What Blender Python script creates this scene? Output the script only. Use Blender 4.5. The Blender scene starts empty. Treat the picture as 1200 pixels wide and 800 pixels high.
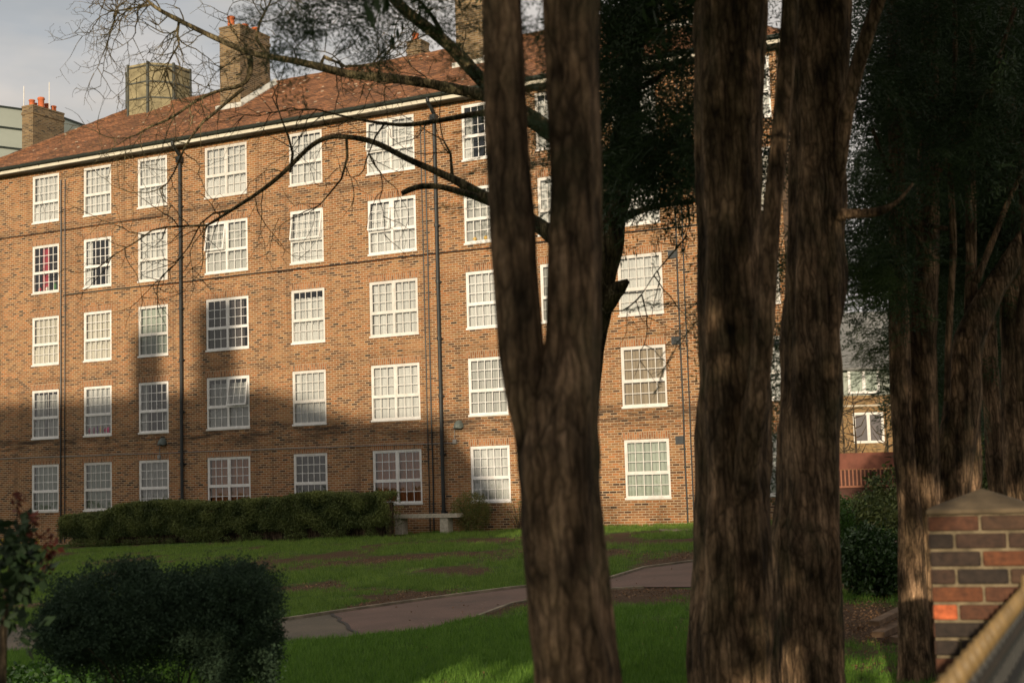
import bpy, math, random
import numpy as np
from mathutils import Matrix, Vector, noise

random.seed(7)
RNG = np.random.default_rng(11)
scn = bpy.context.scene
COL = scn.collection

# ------------------------------------------------------------------ camera
EYE = 1.69
F, PITCH, ROLL = 1667.0, 0.09664, -0.02985
THETA, DIST = 0.47097, 39.283
c_, s_ = math.cos(ROLL), math.sin(ROLL)
cp_, sp_ = math.cos(PITCH), math.sin(PITCH)
RIGHT = Vector((c_, -s_ * sp_, s_ * cp_))
UP = Vector((-s_, -c_ * sp_, c_ * cp_))
FWD = Vector((0, cp_, sp_))
cam_d = bpy.data.cameras.new('camera')
cam = bpy.data.objects.new('camera', cam_d)
COL.objects.link(cam)
m = Matrix.Identity(4)
for i in range(3):
    m[i][0] = RIGHT[i]; m[i][1] = UP[i]; m[i][2] = -FWD[i]
m[2][3] = EYE
cam.matrix_world = m
cam_d.sensor_width = 36
cam_d.lens = F / 1200 * 36
cam_d.clip_start = 0.05
cam_d.clip_end = 2000
cam_d.dof.use_dof = True
cam_d.dof.focus_distance = 42
cam_d.dof.aperture_fstop = 3.7
scn.camera = cam

# ------------------------------------------------------------------ light
SUN_EL, SUN_AZ = math.radians(11), math.radians(12)      # sun low, behind and a little left of the camera
SUN = Vector((-math.sin(SUN_AZ) * math.cos(SUN_EL), -math.cos(SUN_AZ) * math.cos(SUN_EL), math.sin(SUN_EL)))
sd = bpy.data.lights.new('sun', 'SUN')
sd.energy = 4.7
sd.angle = math.radians(0.5)
sd.color = (1.0, 0.83, 0.60)
so = bpy.data.objects.new('sun', sd)
so.rotation_euler = SUN.to_track_quat('Z', 'Y').to_euler()
so.location = (0, -20, 30)
COL.objects.link(so)

world = bpy.data.worlds.new('World')
scn.world = world
world.use_nodes = True
wn = world.node_tree
for n in list(wn.nodes):
    wn.nodes.remove(n)
def wnode(t, **k):
    n = wn.nodes.new(t)
    for a, b in k.items():
        setattr(n, a, b)
    return n
wo = wnode('ShaderNodeOutputWorld'); bg = wnode('ShaderNodeBackground')
sky = wnode('ShaderNodeTexSky', sky_type='NISHITA', sun_disc=False, sun_elevation=SUN_EL,
            sun_rotation=math.radians(180 + 12))
tc = wnode('ShaderNodeTexCoord'); mp = wnode('ShaderNodeMapping')
mp.inputs['Scale'].default_value = (1.0, 1.0, 2.6)
mp.inputs['Location'].default_value = (0.35, 0.1, 0.2)
nz = wnode('ShaderNodeTexNoise'); nz.inputs['Scale'].default_value = 2.6; nz.inputs['Detail'].default_value = 6
nz.inputs['Roughness'].default_value = 0.52
rp = wnode('ShaderNodeValToRGB')
rp.color_ramp.elements[0].position = 0.33; rp.color_ramp.elements[0].color = (0.55, 0.55, 0.55, 1)
rp.color_ramp.elements[1].position = 0.45; rp.color_ramp.elements[1].color = (1, 1, 1, 1)
nz2 = wnode('ShaderNodeTexNoise'); nz2.inputs['Scale'].default_value = 5; nz2.inputs['Detail'].default_value = 5
cr = wnode('ShaderNodeValToRGB')
cr.color_ramp.elements[0].position = 0.3; cr.color_ramp.elements[0].color = (5.2, 4.85, 4.35, 1)
cr.color_ramp.elements[1].position = 0.7; cr.color_ramp.elements[1].color = (7.6, 7.1, 6.7, 1)
mx = wnode('ShaderNodeMix', data_type='RGBA')
wn.links.new(tc.outputs['Generated'], mp.inputs['Vector'])
wn.links.new(mp.outputs[0], nz.inputs['Vector']); wn.links.new(mp.outputs[0], nz2.inputs['Vector'])
wn.links.new(nz.outputs['Fac'], rp.inputs['Fac']); wn.links.new(nz2.outputs['Fac'], cr.inputs['Fac'])
wn.links.new(rp.outputs['Color'], mx.inputs['Factor'])
wn.links.new(sky.outputs[0], mx.inputs['A']); wn.links.new(cr.outputs['Color'], mx.inputs['B'])
wn.links.new(mx.outputs['Result'], bg.inputs['Color'])
bg.inputs['Strength'].default_value = 0.10
wn.links.new(bg.outputs[0], wo.inputs['Surface'])

scn.view_settings.view_transform = 'Standard'
scn.view_settings.look = 'None'
scn.view_settings.gamma = 1
scn.view_settings.exposure = 0.0
scn.view_settings.use_curve_mapping = False

# ------------------------------------------------------------------ projection helpers
def ray(x, y):
    dx, dy = (x - 600) / F, -(y - 400) / F
    return FWD + RIGHT * dx + UP * dy
def at(x, y, Y):
    """world point seen at photo pixel (x, y), Y metres in front of the camera"""
    r = ray(x, y)
    return Vector((0, 0, EYE)) + r * (Y / r.y)
def gz(X, Y):
    return 0.022 * X + 0.0035 * Y
def on_ground(x, y):
    r = ray(x, y)
    # EYE + r.z t = .022 r.x t + .0035 r.y t
    t = EYE / (0.022 * r.x + 0.0035 * r.y - r.z)
    return Vector((r.x * t, r.y * t, EYE + r.z * t))
NV = Vector((math.sin(THETA), math.cos(THETA), 0)); TV = Vector((math.cos(THETA), -math.sin(THETA), 0))
def fac(u, d, v):
    """facade coordinates (along, behind the wall face, above the eye) to world"""
    return NV * (DIST + d) + TV * u + Vector((0, 0, EYE + v))

# ------------------------------------------------------------------ object helpers
def tag(o, label=None, cat=None, group=None, kind=None):
    if label: o['label'] = label
    if cat: o['category'] = cat
    if group: o['group'] = group
    if kind: o['kind'] = kind
    return o
def empty(name, loc, rz=0, label=None, cat=None, group=None):
    o = bpy.data.objects.new(name, None)
    o.empty_display_size = 0.2
    COL.objects.link(o)
    o.location = loc
    o.rotation_euler = (0, 0, rz)
    return tag(o, label, cat, group)
class MB:
    def __init__(s): s.v = []; s.f = []; s.c = []
    def quad(s, a, b, c, d, col=None):
        n = len(s.v); s.v += [tuple(a), tuple(b), tuple(c), tuple(d)]; s.f.append((n, n+1, n+2, n+3)); s.c.append(col)
    def poly(s, pts, col=None):
        n = len(s.v); s.v += [tuple(p) for p in pts]; s.f.append(tuple(range(n, n + len(pts)))); s.c.append(col)
    def box(s, x0, x1, y0, y1, z0, z1, col=None):
        n = len(s.v)
        s.v += [(x0,y0,z0),(x1,y0,z0),(x1,y1,z0),(x0,y1,z0),(x0,y0,z1),(x1,y0,z1),(x1,y1,z1),(x0,y1,z1)]
        for q in ((0,3,2,1),(4,5,6,7),(0,1,5,4),(1,2,6,5),(2,3,7,6),(3,0,4,7)):
            s.f.append(tuple(n + i for i in q)); s.c.append(col)
    def hull8(s, p, col=None):
        """eight corners, bottom ring then top ring"""
        n = len(s.v); s.v += [tuple(q) for q in p]
        for q in ((0,3,2,1),(4,5,6,7),(0,1,5,4),(1,2,6,5),(2,3,7,6),(3,0,4,7)):
            s.f.append(tuple(n + i for i in q)); s.c.append(col)
    def bar(s, a, b, w, h, up=(0,0,1), col=None):
        a = Vector(a); b = Vector(b); d = (b - a).normalized(); up = Vector(up)
        sd = d.cross(up)
        if sd.length < 1e-4: sd = d.cross(Vector((1, 0, 0)))
        sd.normalize(); u2 = sd.cross(d).normalized()
        P = []
        for p in (a, b):
            P.append([p - sd*w/2 - u2*h/2, p + sd*w/2 - u2*h/2, p + sd*w/2 + u2*h/2, p - sd*w/2 + u2*h/2])
        s.hull8(P[0] + P[1], col)
    def tube(s, pts, rad, n=6, cap=True, col=None):
        pts = [Vector(p) for p in pts]
        if not hasattr(rad, '__len__'): rad = [rad] * len(pts)
        base = len(s.v)
        ref = Vector((0.13, 0.21, 0.97))
        for i, p in enumerate(pts):
            d = (pts[min(i+1, len(pts)-1)] - pts[max(i-1, 0)]).normalized()
            a = d.cross(ref)
            if a.length < 0.1: a = d.cross(Vector((1, 0, 0)))
            a.normalize(); b = d.cross(a)
            for k in range(n):
                t = 2 * math.pi * k / n
                s.v.append(tuple(p + (a * math.cos(t) + b * math.sin(t)) * rad[i]))
        for i in range(len(pts) - 1):
            for k in range(n):
                k2 = (k + 1) % n
                s.f.append((base+i*n+k, base+i*n+k2, base+(i+1)*n+k2, base+(i+1)*n+k)); s.c.append(col)
        if cap:
            s.f.append(tuple(base + k for k in range(n))[::-1]); s.c.append(col)
            s.f.append(tuple(base + (len(pts)-1)*n + k for k in range(n))); s.c.append(col)
    def lathe(s, cx, cy, prof, n=16, col=None):
        base = len(s.v)
        for r, z in prof:
            for k in range(n):
                t = 2 * math.pi * k / n
                s.v.append((cx + r*math.cos(t), cy + r*math.sin(t), z))
        for i in range(len(prof) - 1):
            for k in range(n):
                k2 = (k+1) % n
                s.f.append((base+i*n+k, base+i*n+k2, base+(i+1)*n+k2, base+(i+1)*n+k)); s.c.append(col)
        s.f.append(tuple(base + k for k in range(n))[::-1]); s.c.append(col)
        s.f.append(tuple(base + (len(prof)-1)*n + k for k in range(n))); s.c.append(col)
    def build(s, name, mat, parent=None, off=(0,0,0), smooth=False, loc=None):
        me = bpy.data.meshes.new(name)
        ox, oy, oz = off
        me.from_pydata([(x-ox, y-oy, z-oz) for x, y, z in s.v], [], s.f)
        if any(c is not None for c in s.c):
            at_ = me.color_attributes.new('tint', 'FLOAT_COLOR', 'CORNER')
            i = 0
            for f, c in zip(s.f, s.c):
                c = c or (0.5, 0.5, 0.5)
                for _ in f:
                    at_.data[i].color = (c[0], c[1], c[2], 1); i += 1
        if mat: me.materials.append(mat)
        if smooth:
            me.polygons.foreach_set('use_smooth', [True]*len(me.polygons))
        o = bpy.data.objects.new(name, me)
        COL.objects.link(o)
        if parent: o.parent = parent
        if loc is not None: o.location = loc
        return o
def np_mesh(name, V, Fq, mat, parent=None, tint=None):
    """V (n,3), Fq (m,k) all faces with k corners; tint per face"""
    me = bpy.data.meshes.new(name)
    me.vertices.add(len(V)); me.vertices.foreach_set('co', np.ascontiguousarray(V, dtype=np.float32).ravel())
    k = Fq.shape[1]
    me.loops.add(Fq.size); me.loops.foreach_set('vertex_index', Fq.ravel().astype(np.int32))
    me.polygons.add(len(Fq)); me.polygons.foreach_set('loop_start', (np.arange(len(Fq))*k).astype(np.int32))
    me.update(calc_edges=True)
    if tint is not None:
        a = me.attributes.new('tone', 'FLOAT', 'FACE')
        a.data.foreach_set('value', tint.astype(np.float32))
    me.materials.append(mat)
    o = bpy.data.objects.new(name, me)
    COL.objects.link(o)
    if parent: o.parent = parent
    return o

# ------------------------------------------------------------------ materials
class NT:
    def __init__(s, name):
        s.m = bpy.data.materials.new(name); s.m.use_nodes = True
        s.t = s.m.node_tree; s.b = s.t.nodes['Principled BSDF']; s.out = s.t.nodes['Material Output']
    def n(s, t, **k):
        x = s.t.nodes.new(t)
        for a, b in k.items(): setattr(x, a, b)
        return x
    def l(s, a, b): s.t.links.new(a, b)
    def set(s, **k):
        for a, b in k.items(): s.b.inputs[a.replace('_', ' ')].default_value = b
    def noise(s, vec, scale, detail=4, rough=0.55):
        x = s.n('ShaderNodeTexNoise'); x.inputs['Scale'].default_value = scale
        x.inputs['Detail'].default_value = detail; x.inputs['Roughness'].default_value = rough
        if vec: s.l(vec, x.inputs['Vector'])
        return x.outputs['Fac']
    def ramp(s, fac, stops, interp='LINEAR'):
        x = s.n('ShaderNodeValToRGB'); x.color_ramp.interpolation = interp
        while len(x.color_ramp.elements) < len(stops): x.color_ramp.elements.new(0.5)
        for e, (p, c) in zip(x.color_ramp.elements, stops):
            e.position = p; e.color = (*c, 1) if len(c) == 3 else c
        s.l(fac, x.inputs['Fac'])
        return x.outputs['Color']
    def mix(s, f, a, b, mode='MIX'):
        x = s.n('ShaderNodeMix', data_type='RGBA', blend_type=mode)
        for k, v in (('Factor', f), ('A', a), ('B', b)):
            if isinstance(v, (int, float)): x.inputs[k].default_value = v
            elif isinstance(v, tuple): x.inputs[k].default_value = (*v, 1) if len(v) == 3 else v
            else: s.l(v, x.inputs[k])
        return x.outputs['Result']
    def math(s, op, a, b=None, clamp=False):
        x = s.n('ShaderNodeMath', operation=op, use_clamp=clamp)
        for i, v in enumerate((a, b)):
            if v is None: continue
            if isinstance(v, (int, float)): x.inputs[i].default_value = v
            else: s.l(v, x.inputs[i])
        return x.outputs[0]
    def mapping(s, vec, scale=(1,1,1), loc=(0,0,0)):
        x = s.n('ShaderNodeMapping'); x.inputs['Scale'].default_value = scale; x.inputs['Location'].default_value = loc
        s.l(vec, x.inputs['Vector']); return x.outputs[0]
    def obj(s): return s.n('ShaderNodeTexCoord').outputs['Object']
    def bump(s, h, strength=0.5, dist=0.02):
        x = s.n('ShaderNodeBump'); x.inputs['Strength'].default_value = strength; x.inputs['Distance'].default_value = dist
        s.l(h, x.inputs['Height']); s.l(x.outputs[0], s.b.inputs['Normal'])
def simple(name, col, rough=0.6, var=0.15, scale=8, bump=0.0, spec=0.4, metal=0.0):
    t = NT(name); v = t.obj()
    f = t.noise(v, scale, 5)
    lo = tuple(x*(1-var) for x in col); hi = tuple(min(1, x*(1+var)) for x in col)
    t.l(t.ramp(f, [(0.3, lo), (0.7, hi)]), t.b.inputs['Base Color'])
    t.set(Roughness=rough, Metallic=metal); t.b.inputs['Specular IOR Level'].default_value = spec
    if bump: t.bump(t.noise(v, scale*4, 4), bump, 0.01)
    return t.m

def brick_mat(name, colors, mortar, bw=0.225, bh=0.075, soot=True, vertical=False, seed=0.0, dark=1.0, bands=False):
    t = NT(name)
    o = t.obj()
    sp = t.n('ShaderNodeSeparateXYZ'); t.l(o, sp.inputs[0])
    xy = t.math('ADD', sp.outputs['X'], sp.outputs['Y'])
    cb = t.n('ShaderNodeCombineXYZ')
    if vertical:
        t.l(sp.outputs['Z'], cb.inputs[0]); t.l(xy, cb.inputs[1])
    else:
        t.l(xy, cb.inputs[0]); t.l(sp.outputs['Z'], cb.inputs[1])
    br = t.n('ShaderNodeTexBrick')
    br.offset = 0.5; br.squash = 1.0
    br.inputs['Scale'].default_value = 1.0
    br.inputs['Brick Width'].default_value = bw; br.inputs['Row Height'].default_value = bh
    br.inputs['Mortar Size'].default_value = 0.0105; br.inputs['Mortar Smooth'].default_value = 0.15
    br.inputs['Color1'].default_value = (0, 0, 0, 1); br.inputs['Color2'].default_value = (1, 1, 1, 1)
    br.inputs['Mortar'].default_value = (0.5, 0.5, 0.5, 1); br.inputs['Bias'].default_value = 0
    t.l(cb.outputs[0], br.inputs['Vector'])
    k = len(colors)
    base = t.ramp(br.outputs['Color'], [(i/(k-1), c) for i, c in enumerate(colors)])
    big = t.noise(t.mapping(o, (1, 1, 0.8), (seed, 0, 0)), 0.35, 5, 0.6)
    base = t.mix(1.0, base, t.ramp(big, [(0.3, (0.78, 0.76, 0.74)), (0.7, (1.12, 1.1, 1.05))]), 'MULTIPLY')
    fine = t.noise(o, 30, 3)
    base = t.mix(0.6, base, t.ramp(fine, [(0.3, (0.75, 0.75, 0.75)), (0.7, (1.15, 1.15, 1.15))]), 'MULTIPLY')
    colr = t.mix(br.outputs['Fac'], base, mortar)
    if soot:
        st = t.noise(t.mapping(o, (0.35, 0.35, 1.6), (seed + 3, 0, 0)), 1.1, 7, 0.65)
        colr = t.mix(t.ramp(st, [(0.56, (0, 0, 0)), (0.78, (0.55, 0.55, 0.55))]), colr, (0.06, 0.045, 0.032))
    if bands:
        sk = t.ramp(t.noise(t.mapping(o, (2.6, 2.6, 0.16), (1, 0, 0)), 1.0, 5, 0.6), [(0.50, (0, 0, 0)), (0.70, (0.42, 0.42, 0.42))])
        colr = t.mix(sk, colr, (0.13, 0.075, 0.045))
        pk = t.ramp(t.noise(t.mapping(o, (0.5, 0.5, 0.9), (7, 0, 0)), 1.0, 4), [(0.58, (0, 0, 0)), (0.70, (0.35, 0.35, 0.35))])
        colr = t.mix(pk, colr, (0.52, 0.30, 0.15))
    if bands:      # rain-washed soot bands under the old string courses
        zz = sp.outputs['Z']
        for zc, wd, am in ((1.80-(-1.7), 0.55, 1.3), (9.85-(-1.7), 0.22, 1.0), (4.15-(-1.7), 0.3, 0.35), (-0.9-(-1.7), 0.3, 0.4)):
            b_ = t.math('SUBTRACT', 1.0, t.math('DIVIDE', t.math('ABSOLUTE', t.math('SUBTRACT', zz, zc)), wd), True)
            ns = t.ramp(t.noise(t.mapping(o, (0.5, 0.5, 4.0), (zc, 0, 0)), 1.2, 7, 0.7), [(0.42, (0, 0, 0)), (0.62, (1, 1, 1))])
            colr = t.mix(t.math('MULTIPLY', t.math('MULTIPLY', b_, ns), am*0.85, True), colr, (0.05, 0.036, 0.026))
    if dark != 1.0: colr = t.mix(1.0, colr, (dark, dark, dark), 'MULTIPLY')
    t.l(colr, t.b.inputs['Base Color'])
    t.set(Roughness=0.9); t.b.inputs['Specular IOR Level'].default_value = 0.25
    inv = t.math('SUBTRACT', 1.0, br.outputs['Fac'])
    t.bump(t.math('ADD', inv, t.math('MULTIPLY', fine, 0.5)), 0.6, 0.008)
    return t.m
BR = [(0.05,0.034,0.026),(0.36,0.15,0.056),(0.46,0.205,0.075),(0.12,0.062,0.038),(0.50,0.26,0.11),(0.24,0.12,0.055),(0.50,0.20,0.072),(0.38,0.21,0.09)]
M = {}
M['brick'] = brick_mat('facade brick', BR, (0.60, 0.46, 0.31), bands=True, dark=0.74)
M['soldier'] = brick_mat('soldier brick', [(0.16,0.08,0.045),(0.33,0.14,0.065),(0.40,0.19,0.09),(0.22,0.1,0.05)], (0.36,0.28,0.19), vertical=True, soot=False)
M['chimney_brick'] = brick_mat('chimney brick', [(0.06,0.045,0.03),(0.34,0.22,0.11),(0.42,0.28,0.14),(0.12,0.08,0.05),(0.45,0.31,0.17),(0.18,0.11,0.06)], (0.36,0.31,0.22), seed=5, dark=0.62)
M['far_brick'] = brick_mat('far brick', [(0.08,0.05,0.03),(0.34,0.18,0.07),(0.36,0.22,0.09),(0.2,0.11,0.05)], (0.3,0.24,0.15), seed=9, dark=0.8)

def tile_mat(name, cols, bw=0.17, bh=0.1, moss=0.25):
    t = NT(name); o = t.obj()
    sp = t.n('ShaderNodeSeparateXYZ'); t.l(o, sp.inputs[0])
    cb = t.n('ShaderNodeCombineXYZ'); t.l(sp.outputs['X'], cb.inputs[0]); t.l(t.math('MULTIPLY', sp.outputs['Z'], 1.95), cb.inputs[1])
    br = t.n('ShaderNodeTexBrick'); br.offset = 0.5
    br.inputs['Scale'].default_value = 1; br.inputs['Brick Width'].default_value = bw; br.inputs['Row Height'].default_value = bh
    br.inputs['Mortar Size'].default_value = 0.006; br.inputs['Mortar Smooth'].default_value = 0.3
    br.inputs['Color1'].default_value = (0,0,0,1); br.inputs['Color2'].default_value = (1,1,1,1); br.inputs['Mortar'].default_value = (0.2,0.2,0.2,1)
    t.l(cb.outputs[0], br.inputs['Vector'])
    base = t.ramp(br.outputs['Color'], [(i/(len(cols)-1), c) for i, c in enumerate(cols)])
    base = t.mix(1.0, base, t.ramp(t.noise(o, 0.7, 5), [(0.3, (0.65,0.65,0.6)), (0.7, (1.15,1.1,1.05))]), 'MULTIPLY')
    base = t.mix(t.math('MULTIPLY', br.outputs['Fac'], 0.8), base, (0.03, 0.02, 0.015))
    # lichen spots
    vo = t.n('ShaderNodeTexVoronoi'); vo.inputs['Scale'].default_value = 1.9; t.l(o, vo.inputs['Vector'])
    spot = t.math('LESS_THAN', vo.outputs['Distance'], 0.13)
    base = t.mix(t.math('MULTIPLY', spot, moss*2.4), base, (0.55, 0.48, 0.36))
    t.l(base, t.b.inputs['Base Color']); t.set(Roughness=0.85)
    # each course tilts: sawtooth down the slope
    row = t.math('FRACT', t.math('DIVIDE', cb.outputs[0] and t.math('MULTIPLY', sp.outputs['Z'], 1.95), bh))
    t.bump(t.math('SUBTRACT', t.math('SUBTRACT', 1.0, row), t.math('MULTIPLY', br.outputs['Fac'], 0.5)), 0.8, 0.02)
    return t.m
M['tile'] = tile_mat('clay roof tile', [(0.10,0.05,0.03),(0.27,0.125,0.06),(0.19,0.085,0.042),(0.37,0.17,0.08),(0.15,0.068,0.036)])
M['slate'] = simple('grey slate', (0.16, 0.16, 0.155), 0.7, 0.15, 3, 0.3)
t = NT('white window paint'); oi = t.n('ShaderNodeObjectInfo')
wv_ = t.ramp(oi.outputs['Random'], [(0, (0.62, 0.60, 0.57)), (0.5, (0.72, 0.71, 0.69)), (1, (0.78, 0.77, 0.77))])
t.l(t.mix(1.0, wv_, t.ramp(t.noise(t.obj(), 5, 6, 0.7), [(0.3, (0.82, 0.8, 0.77)), (0.6, (1.05, 1.05, 1.05))]), 'MULTIPLY'), t.b.inputs['Base Color']); t.set(Roughness=0.5)
M['white'] = t.m
M['gutter_dark'] = simple('dark green gutter paint', (0.022, 0.03, 0.024), 0.5, 0.2, 5)
M['fascia'] = simple('weathered white fascia', (0.62, 0.58, 0.48), 0.6, 0.18, 2)
M['soffit'] = simple('soffit board', (0.10, 0.09, 0.07), 0.8, 0.2, 3)
M['black_pipe'] = simple('black cast iron pipe', (0.02, 0.024, 0.026), 0.45, 0.3, 6)
M['grey_cable'] = simple('grey conduit', (0.25, 0.24, 0.23), 0.6, 0.15, 5)
M['terracotta'] = simple('terracotta', (0.50, 0.135, 0.05), 0.8, 0.2, 12, 0.2)
M['flash'] = simple('pale lead flashing', (0.5, 0.5, 0.46), 0.6, 0.2, 5)
M['stone'] = simple('weathered stone', (0.46, 0.41, 0.33), 0.85, 0.25, 14, 0.4)
M['interior'] = simple('dim room', (0.05, 0.045, 0.04), 0.9, 0.3, 1.2)
M['clad'] = simple('grey green cladding', (0.33, 0.36, 0.32), 0.6, 0.06, 0.6)
M['tank'] = simple('mossy buff tank panel', (0.25, 0.215, 0.125), 0.8, 0.35, 3, 0.2)
M['tank_frame'] = simple('dark tank frame', (0.07, 0.075, 0.065), 0.7, 0.2, 5)

def glass_mat():
    t = NT('window glass')
    t.t.nodes.remove(t.b)
    g = t.n('ShaderNodeBsdfGlossy'); g.inputs['Roughness'].default_value = 0.03
    tr = t.n('ShaderNodeBsdfTransparent'); tr.inputs['Color'].default_value = (0.95, 0.96, 0.95, 1)
    fr = t.n('ShaderNodeFresnel'); fr.inputs['IOR'].default_value = 1.6
    mx = t.n('ShaderNodeMixShader')
    bp = t.n('ShaderNodeBump'); bp.inputs['Strength'].default_value = 0.15; bp.inputs['Distance'].default_value = 0.02
    t.l(t.noise(t.obj(), 2.2, 2), bp.inputs['Height']); t.l(bp.outputs[0], g.inputs['Normal'])
    t.l(t.math('ADD', fr.outputs[0], 0.05), mx.inputs[0]); t.l(tr.outputs[0], mx.inputs[1]); t.l(g.outputs[0], mx.inputs[2])
    t.l(mx.outputs[0], t.out.inputs['Surface'])
    return t.m
M['glass'] = glass_mat()
def curtain_mat(name, col, trans=0.25):
    t = NT(name); o = t.obj()
    w = t.noise(t.mapping(o, (9, 9, 0.5)), 1.0, 3)
    c = t.ramp(w, [(0.3, tuple(x*0.82 for x in col)), (0.7, tuple(min(1, x*1.08) for x in col))])
    t.l(c, t.b.inputs['Base Color']); t.set(Roughness=0.95)
    return t.m
CUR = {k: curtain_mat('curtain ' + k, c) for k, c in {
    'net': (0.60, 0.61, 0.61), 'cream': (0.58, 0.56, 0.50), 'grey': (0.46, 0.47, 0.46), 'green': (0.40, 0.45, 0.40),
    'red': (0.45, 0.03, 0.06), 'brown': (0.50, 0.20, 0.08), 'dusk': (0.14, 0.12, 0.12), 'tan': (0.34, 0.28, 0.20), 'dark': (0.05, 0.05, 0.05)}.items()}

def bark_mat(name, c0, c1, c2, sc=1.0):
    t = NT(name); o = t.obj()
    g = t.n('ShaderNodeNewGeometry').outputs['Position']
    v = t.mapping(g, (17*sc, 17*sc, 3.0*sc))
    f = t.noise(v, 1.0, 8, 0.65)
    f2 = t.noise(t.mapping(g, (1, 1, 0.5)), 5.0*sc, 4)
    col = t.ramp(f, [(0.32, c0), (0.5, c1), (0.68, c2)])
    col = t.mix(1.0, col, t.ramp(f2, [(0.35, (0.42, 0.44, 0.40)), (0.65, (1.3, 1.25, 1.2))]), 'MULTIPLY')
    vo = t.n('ShaderNodeTexVoronoi', feature='DISTANCE_TO_EDGE'); vo.inputs['Scale'].default_value = 1.0
    wv = t.n('ShaderNodeVectorMath', operation='ADD'); t.l(t.mapping(g, (30*sc, 30*sc, 3.6*sc)), wv.inputs[0])
    wn_ = t.n('ShaderNodeTexNoise'); wn_.inputs['Scale'].default_value = 9; t.l(g, wn_.inputs['Vector']); t.l(wn_.outputs['Color'], wv.inputs[1])
    t.l(wv.outputs[0], vo.inputs['Vector'])
    crk = t.ramp(vo.outputs['Distance'], [(0.01, (0.12, 0.12, 0.12)), (0.16, (1.1, 1.1, 1.1))])
    col = t.mix(0.6, col, crk, 'MULTIPLY')
    col = t.mix(0.8, col, t.ramp(t.noise(t.mapping(g, (90, 90, 30)), 1.0, 5, 0.7), [(0.3, (0.5, 0.5, 0.5)), (0.7, (1.5, 1.5, 1.5))]), 'MULTIPLY')
    pt_ = t.noise(t.mapping(g, (7, 7, 4)), 1.0, 5, 0.6)
    col = t.mix(1.0, col, t.ramp(pt_, [(0.36, (0.5, 0.5, 0.5)), (0.62, (1.35, 1.3, 1.25))]), 'MULTIPLY')
    kn = t.n('ShaderNodeTexVoronoi'); kn.inputs['Scale'].default_value = 1.0; t.l(t.mapping(g, (5.5, 5.5, 3.6)), kn.inputs['Vector'])
    kf = t.ramp(t.math('ADD', kn.outputs['Distance'], t.math('MULTIPLY', t.math('SUBTRACT', t.noise(g, 16, 3), 0.5), 0.18)), [(0.07, (0.3, 0.3, 0.3)), (0.20, (1, 1, 1))])
    col = t.mix(1.0, col, kf, 'MULTIPLY')
    gr = t.noise(g, 3.0, 5)
    col = t.mix(t.ramp(gr, [(0.55, (0, 0, 0)), (0.75, (0.5, 0.5, 0.5))]), col, (0.05, 0.06, 0.028))
    t.l(col, t.b.inputs['Base Color']); t.set(Roughness=0.95); t.b.inputs['Specular IOR Level'].default_value = 0.15
    h = t.math('ADD', t.math('ADD', f, t.math('MINIMUM', vo.outputs['Distance'], 0.25)), t.math('MULTIPLY', t.noise(t.mapping(g, (60, 60, 20)), 1.0, 4), 0.35))
    t.bump(h, 1.0, 0.035)
    return t.m
M['bark'] = bark_mat('furrowed conifer bark', (0.05, 0.034, 0.022), (0.19, 0.128, 0.082), (0.36, 0.25, 0.165))
M['bark_dark'] = bark_mat('dark bark', (0.025, 0.02, 0.015), (0.10, 0.075, 0.055), (0.2, 0.155, 0.11))
M['bark_twig'] = bark_mat('bare tree bark', (0.035, 0.03, 0.018), (0.12, 0.10, 0.06), (0.26, 0.22, 0.13))
def leaf_mat(name, lo, hi, trans=0.15, rough=0.6):
    t = NT(name)
    a = t.n('ShaderNodeAttribute', attribute_name='tone', attribute_type='GEOMETRY')
    c = t.ramp(a.outputs['Fac'], [(0.0, lo), (1.0, hi)])
    t.l(c, t.b.inputs['Base Color']); t.set(Roughness=rough); t.b.inputs['Specular IOR Level'].default_value = 0.3
    tl = t.n('ShaderNodeBsdfTranslucent'); t.l(c, tl.inputs['Color'])
    mx = t.n('ShaderNodeMixShader'); mx.inputs[0].default_value = trans
    t.l(t.b.outputs[0], mx.inputs[1]); t.l(tl.outputs[0], mx.inputs[2]); t.l(mx.outputs[0], t.out.inputs['Surface'])
    return t.m
M['needle'] = leaf_mat('dark yew needle', (0.022, 0.042, 0.02), (0.065, 0.105, 0.04))
M['needle2'] = leaf_mat('green cypress frond', (0.03, 0.055, 0.018), (0.085, 0.13, 0.03))
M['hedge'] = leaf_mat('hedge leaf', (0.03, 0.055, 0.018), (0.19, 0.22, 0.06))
M['bush'] = leaf_mat('bluish bush leaf', (0.02, 0.042, 0.026), (0.06, 0.10, 0.055), rough=0.95)
M['glossy'] = leaf_mat('glossy shrub leaf', (0.02, 0.045, 0.015), (0.06, 0.11, 0.03), rough=0.35)
M['rose'] = leaf_mat('rose leaf', (0.010, 0.024, 0.010), (0.026, 0.05, 0.018), rough=0.6)
M['redleaf'] = leaf_mat('young red leaf', (0.08, 0.02, 0.015), (0.18, 0.045, 0.03))
M['ivy'] = leaf_mat('ground cover leaf', (0.03, 0.08, 0.015), (0.10, 0.22, 0.03), rough=0.4)
M['yellow'] = leaf_mat('yellow petal', (0.7, 0.5, 0.02), (0.85, 0.65, 0.04))
M['autumn'] = leaf_mat('reddish green climber leaf', (0.05, 0.12, 0.025), (0.26, 0.20, 0.06))
M['grassblade'] = leaf_mat('grass blade', (0.065, 0.135, 0.02), (0.23, 0.35, 0.06), trans=0.35)
M['grassnear'] = leaf_mat('lush grass blade', (0.05, 0.13, 0.016), (0.20, 0.36, 0.05), trans=0.35)
M['litter'] = leaf_mat('dry leaf litter', (0.09, 0.05, 0.025), (0.35, 0.2, 0.1))

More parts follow.
